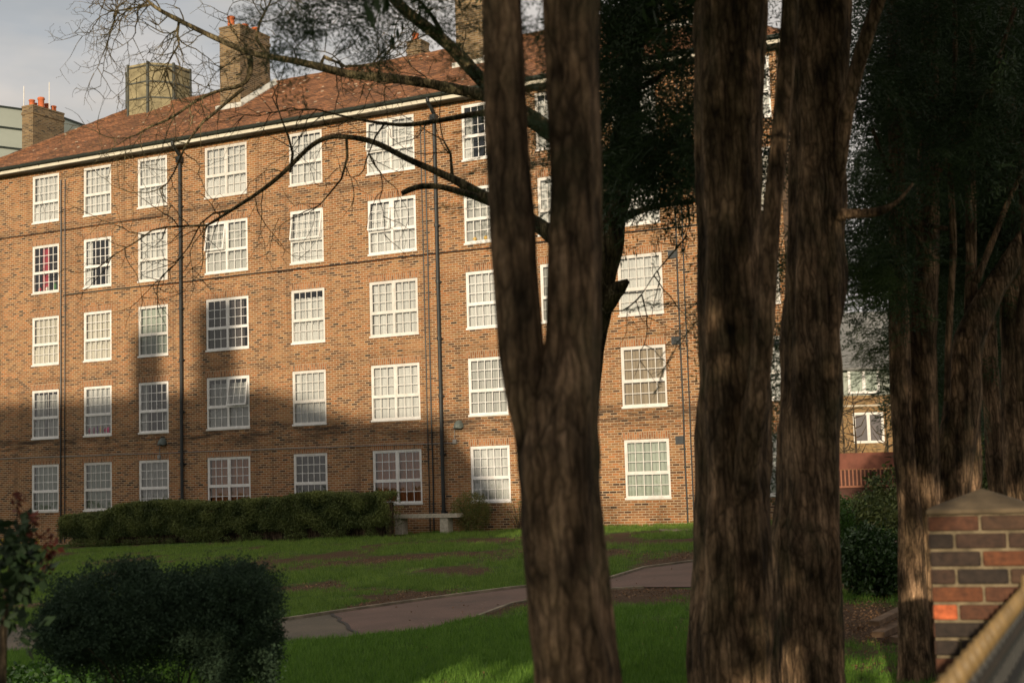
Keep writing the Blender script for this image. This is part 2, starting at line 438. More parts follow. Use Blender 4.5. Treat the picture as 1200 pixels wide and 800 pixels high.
# ------------------------------------------------------------------ ground
def dirt_amount(X, Y):
    """bare soil, 0..1, shared by the lawn material attribute and the blades"""
    n = noise.noise(Vector((X*0.55, Y*0.35, 1.3))) + 0.5*noise.noise(Vector((X*1.7, Y*1.2, 4.0)))
    return n
PATH_TOP = [(-150, 752), (0, 736), (60, 733), (335, 727), (425, 712), (500, 703), (600, 690), (665, 684), (716, 678), (755, 666), (815, 658), (900, 648), (990, 637), (1120, 628)]
PATH_BOT = [(-150, 780), (0, 763), (60, 760), (335, 752), (420, 745), (500, 737), (560, 722), (600, 707), (665, 697), (716, 690), (755, 688), (815, 688), (900, 684), (990, 672), (1120, 650)]
gt = [on_ground(*p) for p in PATH_TOP]; gb = [on_ground(*p) for p in PATH_BOT]
def path_side(X, Y):
    """signed distances in metres: (beyond upper edge, before lower edge); path lies where both are negative"""
    xt = [p.x for p in gt]; 
    return Y - np.interp(X, xt, [p.y for p in gt]), np.interp(X, [p.x for p in gb], [p.y for p in gb]) - Y

t = NT('lawn')
g = t.n('ShaderNodeNewGeometry').outputs['Position']
A = t.n('ShaderNodeAttribute', attribute_name='dirt', attribute_type='GEOMETRY').outputs['Fac']
gn = t.noise(t.mapping(g, (1, 1, 1)), 2.2, 8, 0.65)
gcol = t.ramp(gn, [(0.3, (0.035, 0.07, 0.016)), (0.5, (0.065, 0.12, 0.026)), (0.7, (0.13, 0.17, 0.045))])
fn = t.noise(g, 45, 5, 0.7)
gcol = t.mix(0.8, gcol, t.ramp(fn, [(0.3, (0.5, 0.5, 0.5)), (0.7, (1.4, 1.4, 1.3))]), 'MULTIPLY')
dcol = t.ramp(t.noise(g, 28, 6, 0.75), [(0.3, (0.035, 0.022, 0.014)), (0.55, (0.10, 0.062, 0.038)), (0.75, (0.22, 0.15, 0.10))])
wig = t.math('ADD', A, t.math('MULTIPLY', t.math('SUBTRACT', t.noise(g, 5, 8, 0.78), 0.5), 1.5))
t.l(t.mix(t.ramp(wig, [(0.34, (0, 0, 0)), (0.60, (1, 1, 1))]), gcol, dcol), t.b.inputs['Base Color'])
t.set(Roughness=0.95); t.b.inputs['Specular IOR Level'].default_value = 0.1
t.bump(t.math('ADD', fn, t.noise(g, 9, 4)), 0.8, 0.04)
M['lawn'] = t.m

def dirt_at(X, Y):
    a, b = path_side(X, Y)
    d = 0.27 + 0.8*dirt_amount(X, Y)*(1.0 if Y > 17 else 0.45)
    up = max(0.0, 1 - a/2.0) if a > 0 else 0.0
    dn = max(0.0, 1 - b/3.2) if b > 0 else 0.0
    # worn strip above the path, worn patches right of the middle
    w = 0.55 if X > -4.5 else 0.2
    d += w*up
    d += (0.75 if 0.8 < X < 4.5 else 0.15)*dn
    d += 0.25*math.exp(-((X-3.2)**2/3 + (Y-26)**2/30))
    d += 0.35*math.exp(-((X-0.5)**2/20 + (Y-33)**2/3))
    d += 0.22*math.exp(-((X+5)**2/14 + (Y-30)**2/3))
    d += 0.9*math.exp(-((X-3.75)**2/0.5 + (Y-14.6)**2/3.5))
    return min(1.0, max(0.0, d))
xs = np.concatenate([np.linspace(-300, -26, 12), np.linspace(-25, 15, 121), np.linspace(16, 300, 12)])
ys = np.concatenate([np.linspace(-250, -8, 10), np.linspace(-6, 56, 150), np.linspace(58, 500, 14)])
GV, GF, GD = [], [], []
for j, y in enumerate(ys):
    for i, x in enumerate(xs):
        b_ = 0.0
        if -25 <= x <= 15 and 0 < y < 56:
            a1, b1 = path_side(x, y)
            k = min(1, max(0, max(a1, b1)) / 1.0)
            b_ = k*(0.05*noise.noise(Vector((x*0.3, y*0.3, 0))) + 0.02*noise.noise(Vector((x*1.3, y*1.3, 0))))
        cx, cy = max(-60, min(60, x)), max(-40, min(60, y))
        GV.append((x, y, gz(cx, cy) + b_ - 0.006)); GD.append(dirt_at(x, y))
nx = len(xs)
for j in range(len(ys)-1):
    for i in range(nx-1):
        GF.append((j*nx+i, j*nx+i+1, (j+1)*nx+i+1, (j+1)*nx+i))
me = bpy.data.meshes.new('ground'); me.from_pydata(GV, [], GF)
at_ = me.attributes.new('dirt', 'FLOAT', 'POINT'); at_.data.foreach_set('value', GD)
me.materials.append(M['lawn'])
me.polygons.foreach_set('use_smooth', [True]*len(me.polygons))
o = bpy.data.objects.new('ground', me); COL.objects.link(o); tag(o, kind='structure')

def asphalt(name, c, sp=0.5):
    t = NT(name); g = t.n('ShaderNodeNewGeometry').outputs['Position']
    col = t.ramp(t.noise(g, 60, 4, 0.8), [(0.3, tuple(x*0.6 for x in c)), (0.7, tuple(x*1.4 for x in c))])
    col = t.mix(1.0, col, t.ramp(t.noise(g, 0.9, 6, 0.65), [(0.3, (0.62, 0.64, 0.6)), (0.7, (1.25, 1.2, 1.15))]), 'MULTIPLY')
    # scattered pale bits of grit and leaf
    vo = t.n('ShaderNodeTexVoronoi'); vo.inputs['Scale'].default_value = 5; t.l(g, vo.inputs['Vector'])
    col = t.mix(t.math('MULTIPLY', t.math('LESS_THAN', vo.outputs['Distance'], 0.09), sp), col, (0.3, 0.25, 0.19))
    t.l(col, t.b.inputs['Base Color']); t.set(Roughness=0.85)
    t.bump(t.noise(g, 70, 4), 0.4, 0.01)
    return t.m
M['path_red'] = asphalt('worn red asphalt', (0.125, 0.074, 0.058))
M['path_grey'] = asphalt('mossy grey asphalt', (0.10, 0.082, 0.056))
M['kerb'] = simple('pale concrete edging', (0.22, 0.185, 0.13), 0.9, 0.5, 3, 0.3)
def lerp_edge(pts, n=10):
    out = []
    for a, b in zip(pts[:-1], pts[1:]):
        for k in range(n): out.append(a.lerp(b, k/n))
    out.append(pts[-1]); return out
def strip(name, idx, mat, z=0.004):
    mb = MB()
    T_ = lerp_edge([gt[i] for i in idx]); B_ = lerp_edge([gb[i] for i in idx])
    for k in range(len(T_)-1):
        q = [Vector((p.x, p.y, gz(p.x, p.y) + z)) for p in (B_[k], B_[k+1], T_[k+1], T_[k])]
        mb.poly(q)
    return tag(mb.build(name, mat), kind='structure')
gt.insert(5, on_ground(388, 719)); gb.insert(5, on_ground(420, 745))
# re-index: 0..4 then the joint at index 5 (drop the old 425/420 pair)
gt.pop(4); gb.pop(4)
gt4, gb4 = gt[4], gb[4]
strip('path', [0, 1, 2, 3, 4], M['path_grey'])
strip('path_resurfaced', list(range(4, len(gt))), M['path_red'], 0.008)
mb = MB()
T_ = lerp_edge(gt, 6)
for k in range(len(T_)-1):
    a, b = T_[k], T_[k+1]
    mb.bar((a.x, a.y + 0.02, gz(a.x, a.y) + 0.006), (b.x, b.y + 0.02, gz(b.x, b.y) + 0.006), 0.06, 0.07)
B_ = lerp_edge(gb[6:11], 6)
for k in range(len(B_)-1):
    a, b = B_[k], B_[k+1]
    mb.bar((a.x, a.y - 0.02, gz(a.x, a.y) - 0.002), (b.x, b.y - 0.02, gz(b.x, b.y) - 0.002), 0.05, 0.05)
tag(mb.build('path_edging', M['kerb']), kind='structure')
mb = MB()   # black crack where the two surfaces meet
a, b = gt4, gb4
prev = None
for k in range(9):
    p = a.lerp(b, k/8) + Vector((0.05*random.uniform(-1, 1), 0, 0.012))
    if prev: mb.quad(prev, prev + Vector((0.05, 0, 0)), p + Vector((0.05, 0, 0)), p)
    prev = p
tag(mb.build('path_joint', simple('tar joint', (0.01, 0.009, 0.008), 0.7)), kind='structure')
# street pavement on which the camera stands (railing line separates it from the garden)
mb = MB()
def rail_x(Y): return -0.325 + 0.432*Y
mb.quad((rail_x(-6)+0.05, -6, gz(-3,-6)+0.01), (9, -6, gz(9,-6)+0.01), (9, 12, gz(9,12)+0.01), (rail_x(12)+0.25, 12, gz(5,12)+0.01))
tag(mb.build('pavement', asphalt('street pavement', (0.10, 0.095, 0.085))), kind='structure')
# pale slab by the wall
mb = MB(); p = on_ground(800, 620)
mb.box(p.x-0.6, p.x+1.6, p.y-0.7, p.y+0.8, gz(p.x, p.y)-0.05, gz(p.x, p.y)+0.012)
tag(mb.build('paving_slab', M['kerb']), kind='structure')

# ------------------------------------------------------------------ apartment block
U0, Z0 = -26.0, -1.7
root = empty('apartment_block', fac(U0, 0, Z0), -THETA,
             'long five storey brown brick block of flats with white grid windows and red tiled roof', 'building')
OFF = (U0, 0, Z0)
def part(mb, name, mat, parent=None, smooth=False):
    return mb.build(name, M[mat] if isinstance(mat, str) else mat, parent or root, OFF if (parent is None or parent is root) else (0,0,0), smooth)
UL, UR, BASE, EAVE = -43.4, -11.2, -2.6, 12.17
TOPS = [12.056 - 0.0, 9.335, 6.60, 3.85, 1.07]; TOPS = [12.0, 9.31, 6.59, 3.84, 1.07]
HGT = [1.80, 1.80, 1.80, 1.79, 1.72]
COLS = [(-40.28,-38.93),(-37.70,-36.36),(-35.09,-33.72),(-32.01,-30.16),(-28.36,-27.00),(-25.22,-23.37),(-21.59,-20.20),(-18.96,-17.60),(-16.37,-14.94),(-12.75,-11.40)]
wins = [(c, r, COLS[c][0], COLS[c][1], TOPS[r]-HGT[r], TOPS[r]) for c in range(10) for r in range(5)]
us = sorted({UL, UR} | {u for c in COLS for u in c}); vs = sorted({BASE, EAVE} | {w[4] for w in wins} | {w[5] for w in wins})
wset = {(round(w[2], 3), round(w[4], 3)) for w in wins}
mb = MB()
for i in range(len(us)-1):
    for j in range(len(vs)-1):
        if (round(us[i], 3), round(vs[j], 3)) in wset: continue
        mb.quad((us[i],0,vs[j]), (us[i+1],0,vs[j]), (us[i+1],0,vs[j+1]), (us[i],0,vs[j+1]))
RV = 0.11
for c, r, a, b, lo, hi in wins:
    mb.quad((a,0,lo), (a,0,hi), (a,RV,hi), (a,RV,lo)); mb.quad((b,0,lo), (b,RV,lo), (b,RV,hi), (b,0,hi))
    mb.quad((a,0,hi), (b,0,hi), (b,RV,hi), (a,RV,hi)); mb.quad((a,0,lo), (a,RV,lo), (b,RV,lo), (b,0,lo))
mb.quad((UR,0,BASE), (UR-1.6,9.4,BASE), (UR-1.6,9.4,EAVE), (UR,0,EAVE)); mb.quad((UL,0,BASE), (UL,0,EAVE), (UL,9.4,EAVE), (UL,9.4,BASE))
mb.quad((UL,9.4,BASE), (UL,9.4,EAVE), (UR-1.6,9.4,EAVE), (UR-1.6,9.4,BASE))
part(mb, 'wall', 'brick')
mb = MB()
for k in range(6):
    z = BASE + 0.2 + k*2.75 if k < 5 else 12.1
    mb.box(UL+0.1, UR-1.8, 0.35, 9.2, z-0.12, z)
mb.quad((UL+0.1, 3.4, BASE), (UR-0.1, 3.4, BASE), (UR-0.1, 3.4, EAVE-0.1), (UL+0.1, 3.4, EAVE-0.1))
for c in range(9):
    x = (COLS[c][1] + COLS[c+1][0]) / 2
    mb.box(x-0.05, x+0.05, 0.3, 3.35, BASE, EAVE-0.1)
part(mb, 'interior_walls', 'interior')
# flat brick arches
for c, r, a, b, lo, hi in wins:
    mb = MB()
    if r > 0: mb.box(a-0.06, b+0.06, -0.006, 0.004, hi+0.002, hi+0.215)
    if r > 0: part(mb, 'brick_arch', 'soldier')
    s = MB(); s.box(a-0.02, b+0.02, -0.028, 0.05, lo-0.05, lo+0.012); part(s, 'sill', 'white')

STY = {}     # (col,row) -> curtain style, coverage, height of the dark gap above, open sash
for c, r, *_ in wins: STY[(c, r)] = [random.choice(['net', 'net', 'cream', 'net', 'grey']), random.choice([0.04, 0.1, 0.26, 0.2, 0.06])]
STY[(0,1)] = ['red', 0]; STY[(3,2)] = ['dusk', 0.1]; STY[(4,4)] = ['dark', 0]; STY[(3,4)] = ['brown', 0.0]; STY[(5,4)] = ['brown', 0.0]
STY[(2,2)] = ['green', 0.02]; STY[(1,2)] = ['cream', 0.0]; STY[(0,2)] = ['cream', 0.0]; STY[(0,4)] = ['green', 0.02]; STY[(1,4)] = ['green', 0.02]
STY[(2,4)] = ['grey', 0.05]; STY[(8,4)] = ['green', 0.0]; STY[(6,4)] = ['net', 0.08]; STY[(8,3)] = ['tan', 0.0]; STY[(6,3)] = ['grey', 0.02]
STY[(2,3)] = ['grey', 0.02]; STY[(0,3)] = ['grey', 0.15]; STY[(1,3)] = ['net', 0.05]; STY[(8,2)] = ['net', 0.0]; STY[(3,3)] = ['grey', 0.2]; STY[(5,3)] = ['net', 0.1]
for k in ((0,0),(1,0),(2,0),(3,0),(4,0),(5,0),(6,0)): STY[k] = ['net', random.choice([0.05, 0.1, 0.25])]
OPEN = {(3,1): 0, (4,1): 0, (5,1): 0, (3,3): 1, (5,0): 0}
def grid_bars(mb, x0, x1, z0, z1, nc, nr, y, w=0.022, tilt=0.0):
    """glazing bars inside a sash, tilt pushes the foot outwards"""
    def yy(z): return y - tilt*(z1-z)/(z1-z0)
    def vb(x, ww, za, zb):
        mb.hull8([(x-ww/2, yy(za)-0.012, za), (x+ww/2, yy(za)-0.012, za), (x+ww/2, yy(za)+0.012, za), (x-ww/2, yy(za)+0.012, za),
                  (x-ww/2, yy(zb)-0.012, zb), (x+ww/2, yy(zb)-0.012, zb), (x+ww/2, yy(zb)+0.012, zb), (x-ww/2, yy(zb)+0.012, zb)])
    for i in range(1, nc): vb(x0 + (x1-x0)*i/nc, w, z0, z1)
    for j in range(1, nr):
        z = z0 + (z1-z0)*j/nr
        mb.box(x0, x1, yy(z)-0.011, yy(z)+0.011, z-w/2, z+w/2)
def sash(mb, x0, x1, z0, z1, y, w=0.035, tilt=0.0):
    t0 = tilt
    for (a, b, c, d) in ((x0, x0+w, z0, z1), (x1-w, x1, z0, z1), (x0+w, x1-w, z0, z0+w), (x0+w, x1-w, z1-w, z1)):
        ya, yb = y - t0*(z1-c)/(z1-z0), y - t0*(z1-d)/(z1-z0)
        mb.hull8([(a, ya-0.02, c), (b, ya-0.02, c), (b, ya+0.02, c), (a, ya+0.02, c), (a, yb-0.02, d), (b, yb-0.02, d), (b, yb+0.02, d), (a, yb+0.02, d)])
for c, r, a, b, lo, hi in wins:
    wide = (b - a) > 1.6
    mb = MB(); y = 0.045; fw = 0.062
    e = 0.003
    mb.box(a+e, a+fw, y-0.03, y+0.05, lo+e+0.01, hi-e); mb.box(b-fw, b-e, y-0.03, y+0.05, lo+e+0.01, hi-e)
    mb.box(a+fw, b-fw, y-0.03, y+0.05, hi-fw, hi-e); mb.box(a+fw, b-fw, y-0.03, y+0.05, lo+e+0.01, lo+fw)
    tz = lo + (hi-lo)*0.415
    mb.box(a+fw, b-fw, y-0.032, y+0.048, tz-0.034, tz+0.034)
    bays = [(a+fw, b-fw)]
    if wide:
        mid = (a+b)/2; bays = [(a+fw, mid-0.04), (mid+0.04, b-fw)]
        mb.box(mid-0.04, mid+0.04, y-0.034, y+0.046, lo+fw, tz-0.034); mb.box(mid-0.04, mid+0.04, y-0.034, y+0.046, tz+0.034, hi-fw)
    # trickle vent slot on the head
    nc = 3 if wide else 5
    tilts = []
    for k, (p, q) in enumerate(bays):
        tl = 0.16 if OPEN.get((c, r)) == k else 0.0
        yo = y - 0.02 if tl else y
        sash(mb, p, q, tz+0.036, hi-fw-0.002, yo, 0.03 if not tl else 0.045, tl)
        grid_bars(mb, p+0.03, q-0.03, tz+0.066, hi-fw-0.032, nc, 3, yo, 0.02, tl)
        grid_bars(mb, p, q, lo+fw, tz-0.034, nc, 2, y+0.01, 0.02, 0)
        tilts.append((p, q, tl, yo))
    w = part(mb, 'window', 'white')
    g_ = MB()
    for p, q, tl, yo in tilts:
        zt, zb = hi-fw-0.03, tz+0.06
        g_.quad((p+0.02, yo-tl+0.004, zb), (q-0.02, yo-tl+0.004, zb), (q-0.02, yo+0.004, zt), (p+0.02, yo+0.004, zt))
        g_.quad((p, y+0.014, lo+fw), (q, y+0.014, lo+fw), (q, y+0.014, tz-0.034), (p, y+0.014, tz-0.034))
    g_.build('pane', M['glass'], w, OFF)
    sty, gap = STY[(c, r)]
    if sty != 'dark':
        rr = random.Random(c*17 + r)
        cm = MB(); n = 44
        yb = 0.17
        spans = [(a+0.03, b-0.03)]
        if sty == 'red': spans = [(a+0.35, a+0.72)]
        elif sty in ('dusk',): spans = [(a+0.5, b-0.3)]
        elif sty == 'grey' and rr.random() < 0.4: spans = [(a+0.03, a+0.85*(b-a)/2), (b-0.9*(b-a)/2, b-0.03)]
        if (c, r) in ((6, 0), (2, 3), (1, 1)):
            q_ = (b-a)*rr.uniform(0.22, 0.4); spans = [(a+0.03, a+q_), (b-q_*rr.uniform(.6, 1), b-0.03)]
        top = hi - gap
        for (p, q) in spans:
            m_ = int(n*(q-p)/(b-a)) + 4; ph = rr.uniform(0, 9); fr = rr.uniform(38, 60)
            pts = []
            for i in range(m_+1):
                x = p + (q-p)*i/m_
                pts.append((x, yb + 0.022*math.sin(fr*x + ph) + 0.01*math.sin(2.3*fr*x), top - (0.03*abs(math.sin(fr*0.3*x)) if gap > 0.06 else 0)))
            for (x0, y0, t0), (x1, y1, t1) in zip(pts[:-1], pts[1:]):
                cm.quad((x0, y0, lo), (x1, y1, lo), (x1, y1, t1), (x0, y0, t0))
            # gathered lower half curtain, hung from a rod at the transom
            if sty in ('net', 'cream', 'grey') and rr.random() < 0.7:
                tt = tz - 0.10 - 0.03
                for i in range(m_):
                    x0 = p + (q-p)*i/m_; x1 = p + (q-p)*(i+1)/m_
                    f0 = 0.03*abs(math.sin(fr*0.5*x0)); f1 = 0.03*abs(math.sin(fr*0.5*x1))
                    cm.quad((x0, yb-0.05+0.012*math.sin(fr*1.4*x0), lo), (x1, yb-0.05+0.012*math.sin(fr*1.4*x1), lo), (x1, yb-0.05+0.012*math.sin(fr*1.4*x1), tt-f1), (x0, yb-0.05+0.012*math.sin(fr*1.4*x0), tt-f0))
        cm.build('curtain', CUR[sty], w, OFF, True)
def winpart(c, r): return [w for w in wins if w[0] == c and w[1] == r][0]
# things on the inner sills
def sill_things(c, r, name, cols, hmax, n, seed):
    _, _, a, b, lo, hi = winpart(c, r); rr = random.Random(seed)
    for i in range(n):
        mb = MB(); x = a + 0.12 + (b-a-0.24)*(i+0.5)/n + rr.uniform(-0.03, 0.03); h = hmax*rr.uniform(0.5, 1)
        w_ = rr.uniform(0.04, 0.08)
        mb.lathe(x, 0.105, [(w_*0.6, lo+0.065), (w_, lo+0.065+h*0.4), (w_*0.9, lo+0.065+h*0.7), (w_*0.4, lo+0.065+h)], 8)
        part(mb, name, simple(name + ' colour', cols[i % len(cols)], 0.6))
sill_things(1, 3, 'sill_ornament', [(0.3,0.03,0.1),(0.5,0.1,0.2),(0.2,0.05,0.3),(0.5,0.3,0.1)], 0.3, 6, 3)
sill_things(0, 1, 'sill_ornament', [(0.5,0.02,0.04),(0.6,0.55,0.5),(0.05,0.15,0.05)], 0.3, 3, 4)
sill_things(6, 1, 'sill_ornament', [(0.5,0.33,0.08)], 0.16, 3, 5)

# roof
RZ, RD, EZ, ED = 15.5, 4.7, 12.36, -0.42
def roofz(d): return EZ + (d-ED)*(RZ-EZ)/(RD-ED)
A_, B_2 = (-39.9, RD, RZ), (-15.3, RD, RZ)
e0, e1, e2, e3 = (-43.8, ED, EZ), (UR+0.4, ED, EZ), (UR-1.3, 9.82, EZ), (-43.8, 9.82, EZ)
mb = MB()
rows_ = 34
def sl(p0, p1, q0, q1, n):      # a slope as overlapping tile courses (each course lifted at its foot)
    p0, p1, q0, q1 = map(Vector, (p0, p1, q0, q1))
    nrm = (p1-p0).cross(q0-p0).normalized()
    if nrm.z < 0: nrm = -nrm
    for k in range(n):
        a0, a1 = p0.lerp(q0, k/n), p1.lerp(q1, k/n); b0, b1 = p0.lerp(q0, (k+1)/n), p1.lerp(q1, (k+1)/n)
        lift = nrm*0.025
        mb.quad(a0+lift, a1+lift, b1, b0)
        mb.quad(a0, a1, a1+lift, a0+lift)
sl(e0, e1, A_, B_2, rows_); sl(e3, e2, A_, B_2, rows_)
for (p, q, rdg) in ((e0, e3, A_), (e1, e2, B_2)): sl(p, q, rdg, rdg, rows_)
part(mb, 'roof', 'tile')
mb = MB()
mb.tube([(x, RD, RZ+0.02) for x in np.linspace(-39.9, -15.3, 60)], [0.10 if i % 2 else 0.115 for i in range(60)], 8)
for (p, q) in ((A_, e0), (B_2, e1)):
    P_ = [Vector(p).lerp(Vector(q), k/24) + Vector((0, 0, 0.02)) for k in range(25)]
    mb.tube(P_, [0.09 if i % 2 else 0.105 for i in range(25)], 8)
part(mb, 'ridge_tiles', 'tile', None, True)
mb = MB(); mb.hull8([(-43.8,ED+.02,12.15),(UR+.4,ED+.02,12.15),(UR-1.3,9.8,12.15),(-43.8,9.8,12.15),(-43.8,ED+.02,12.172),(UR+.4,ED+.02,12.172),(UR-1.3,9.8,12.172),(-43.8,9.8,12.172)]); part(mb, 'soffit', 'soffit')
mb = MB(); mb.box(-43.8, UR+0.4, ED-0.005, ED+0.018, 12.172, 12.31); mb.hull8([(UR+.4,ED,12.172),(UR+.42,ED,12.172),(UR-1.28,9.8,12.172),(UR-1.3,9.8,12.172),(UR+.4,ED,12.31),(UR+.42,ED,12.31),(UR-1.28,9.8,12.31),(UR-1.3,9.8,12.31)]); part(mb, 'fascia', 'fascia')
mb = MB()
prof = [(0.0, 0.0), (-0.02, -0.055), (-0.07, -0.085), (-0.12, -0.06), (-0.135, 0.0)]
for k in range(4):
    (a, za), (b, zb) = prof[k], prof[k+1]
    mb.quad((-43.9, ED-0.01+a, 12.38+za), (UR+0.5, ED-0.01+a, 12.38+za), (UR+0.5, ED-0.01+b, 12.38+zb), (-43.9, ED-0.01+b, 12.38+zb))
mb.box(-43.9, UR+0.5, ED-0.15, ED-0.135, 12.37, 12.40)
for x in np.arange(-43.5, UR, 1.0): mb.box(x-0.015, x+0.015, ED-0.15, ED, 12.285, 12.30)
part(mb, 'gutter', 'gutter_dark')

# drainpipes, cables, lamps, vents
for u in (-33.05, -22.55):
    mb = MB(); r_ = 0.058
    mb.tube([(u, ED-0.07, 12.3), (u, ED-0.07, 12.2), (u, -0.10, 11.85), (u, -0.10, 11.6), (u, -0.10, 5), (u, -0.10, BASE+0.6)], r_, 12)
    for z in np.arange(-1.0, 11.5, 1.83):
        mb.lathe(u, -0.10, [(0.076, z), (0.076, z+0.10)], 12); mb.box(u-0.10, u+0.10, -0.06, -0.002, z+0.02, z+0.06)
    mb.box(u-0.11, u+0.11, -0.2, -0.02, 11.6, 11.82)
    part(mb, 'drainpipe', 'black_pipe', None, False)
for u, r_, top in ((-38.80, 0.028, 12.1), (-38.60, 0.018, 12.1), (-23.10, 0.016, 12.1), (-22.95, 0.022, 12.1), (-14.45, 0.024, 9.0), (-14.25, 0.02, 12.1)):
    mb = MB(); pts = [(u + random.uniform(-.008, .008), -0.03, z) for z in np.arange(BASE+0.8, top, 0.9)]
    mb.tube(pts, r_, 6); part(mb, 'cable', 'black_pipe')
mb = MB(); mb.tube([(x, -0.03, 7.33 - 0.002*(x+40) + 0.01*math.sin(x)) for x in np.arange(-38.7, -11.3, 0.7)], 0.02, 6); part(mb, 'cable', 'black_pipe')
mb = MB(); mb.tube([(x, -0.03, 1.36 - 0.0075*(x+42) + 0.006*math.sin(x*1.7)) for x in np.arange(-43, -22, 0.7)], 0.013, 6); part(mb, 'cable', 'grey_cable')
mb = MB(); mb.tube([(x, -0.03, 9.78 + 0.01*math.sin(x)) for x in np.arange(-43, -33.2, 0.7)], 0.014, 6); part(mb, 'cable', 'black_pipe')
for u, v in ((-33.95, 1.60), (-21.95, 1.68)):
    mb = MB()                      # rounded hood on a bracket
    for i in range(8):
        for k in range(10):
            def P(i, k):
                t1 = math.pi/2*i/8; t2 = -math.pi + math.pi*k/10
                return (u + 0.15*math.cos(t1)*math.cos(t2)*1.05, -0.02 + 0.24*math.cos(t1)*math.sin(t2), v + 0.24*math.sin(t1))
            mb.quad(P(i, k), P(i, k+1), P(i+1, k+1), P(i+1, k))
    mb.box(u-0.14, u+0.14, -0.20, -0.004, v-0.03, v+0.0)
    l = part(mb, 'wall_lamp', simple('lamp hood grey green', (0.10, 0.12, 0.11), 0.5, 0.2, 9), None, True)
    mb = MB(); mb.tube([(u-0.12, -0.02, v), (u-0.17, -0.02, v-0.1), (u-0.17, -0.02, v-0.34)], 0.012, 6); mb.box(u-0.23, u-0.11, -0.07, -0.004, v-0.5, v-0.36)
    mb.build('junction_box', M['grey_cable'], l, OFF)
for v in (6.48, 3.92, 1.0):
    mb = MB(); u = -14.6; mb.box(u-0.13, u+0.13, -0.03, -0.003, v-0.12, v+0.12)
    for k in range(5): mb.box(u-0.12, u+0.12, -0.045, -0.03, v-0.10+k*0.045, v-0.08+k*0.045)
    part(mb, 'vent', simple('vent slate grey', (0.05, 0.055, 0.06), 0.6))

def chimney(u, d, w, L, z0, z1, pots, parent=root, rods=False):
    mb = MB()
    mb.box(u, u+w, d, d+L, z0, z1-0.42)
    mb.box(u-0.03, u+w+0.03, d-0.03, d+L+0.03, z1-0.42, z1-0.30); mb.box(u, u+w, d, d+L, z1-0.30, z1-0.08)
    mb.box(u-0.02, u+w+0.02, d-0.02, d+L+0.02, z1-0.08, z1)
    c = part(mb, 'chimney', 'chimney_brick')
    for (px_, py_, h, r_) in pots:
        m2 = MB(); x, y_ = u + px_*w, d + py_*L
        m2.lathe(x, y_, [(r_*1.1, z1), (r_, z1+0.04), (r_*0.92, z1+h*0.75), (r_*1.15, z1+h*0.8), (r_*1.15, z1+h*0.9), (r_*0.98, z1+h), (r_*0.8, z1+h), (r_*0.8, z1+h-0.1)], 14)
        m2.build('chimney_pot', M['terracotta'], c, OFF, True)
    if rods:
        for (px_, py_, h) in rods:
            m3 = MB(); x, y_ = u + px_*w, d + py_*L
            m3.tube([(x, y_, z1-0.3), (x, y_, z1+h)], 0.022, 6); m3.build('rod', M['white'], c, OFF)
    return c
def flashing(u, d, w, L):
    mb = MB()
    z = lambda dd: roofz(dd) + 0.05
    zz = lambda dd: roofz(min(dd, RD)) + 0.05
    mb.hull8([(u+w, d, z(d)-0.1), (u+w+0.16, d, z(d)-0.1), (u+w+0.16, RD, z(RD)-0.1), (u+w, RD, z(RD)-0.1),
              (u+w, d, z(d)+0.18), (u+w+0.16, d, z(d)+0.0), (u+w+0.16, RD, z(RD)+0.0), (u+w, RD, z(RD)+0.18)])
    mb.box(u-0.1, u+w+0.16, d-0.16, d, roofz(d)-0.12, roofz(d)+0.1)
    part(mb, 'flashing', 'flash')
chimney(-33.28, 2.5, 0.95, 1.85, 13.3, 17.3, [(0.4, 0.12, 0.42, 0.14), (0.5, 0.5, 0.3, 0.13), (0.5, 0.85, 0.35, 0.13)]); flashing(-33.28, 2.5, 0.95, 1.85)
chimney(-23.09, 2.5, 1.05, 1.85, 13.3, 17.5, [(0.4, 0.2, 0.42, 0.14), (0.5, 0.7, 0.3, 0.13)]); flashing(-23.09, 2.5, 1.05, 1.85)
chimney(-15.6, 2.5, 0.95, 1.85, 13.3, 17.5, [(0.4, 0.2, 0.42, 0.14), (0.5, 0.7, 0.3, 0.13)]); flashing(-15.6, 2.5, 0.95, 1.85)
chimney(-26.5, 4.9, 0.6, 0.6, 15.0, 16.25, [(0.4, 0.4, 0.33, 0.12)])
chimney(-49.15, 8.0, 0.68, 1.95, 12.0, 17.85, [(0.55, 0.12, 0.3, 0.13), (0.7, 0.36, 0.5, 0.15), (0.5, 0.62, 0.34, 0.12), (0.6, 0.8, 0.3, 0.12), (0.3, 0.3, 0.25, 0.1)], rods=[(0.1, 0.02, 0.95), (0.9, 0.55, 1.3)])
mb = MB(); mb.box(-54, -45.0, 6.5, 14, BASE, 13.6)
mb.poly([(-54.3, 6.2, 13.6), (-44.7, 6.2, 13.6), (-48, 10.2, 15.1), (-54.3, 10.2, 15.1)]); mb.poly([(-54.3, 14.3, 13.6), (-54.3, 10.2, 15.1), (-48, 10.2, 15.1), (-44.7, 14.3, 13.6)]); mb.poly([(-44.7, 6.2, 13.6), (-44.7, 14.3, 13.6), (-48, 10.2, 15.1)])
part(mb, 'rear_wing', 'brick')
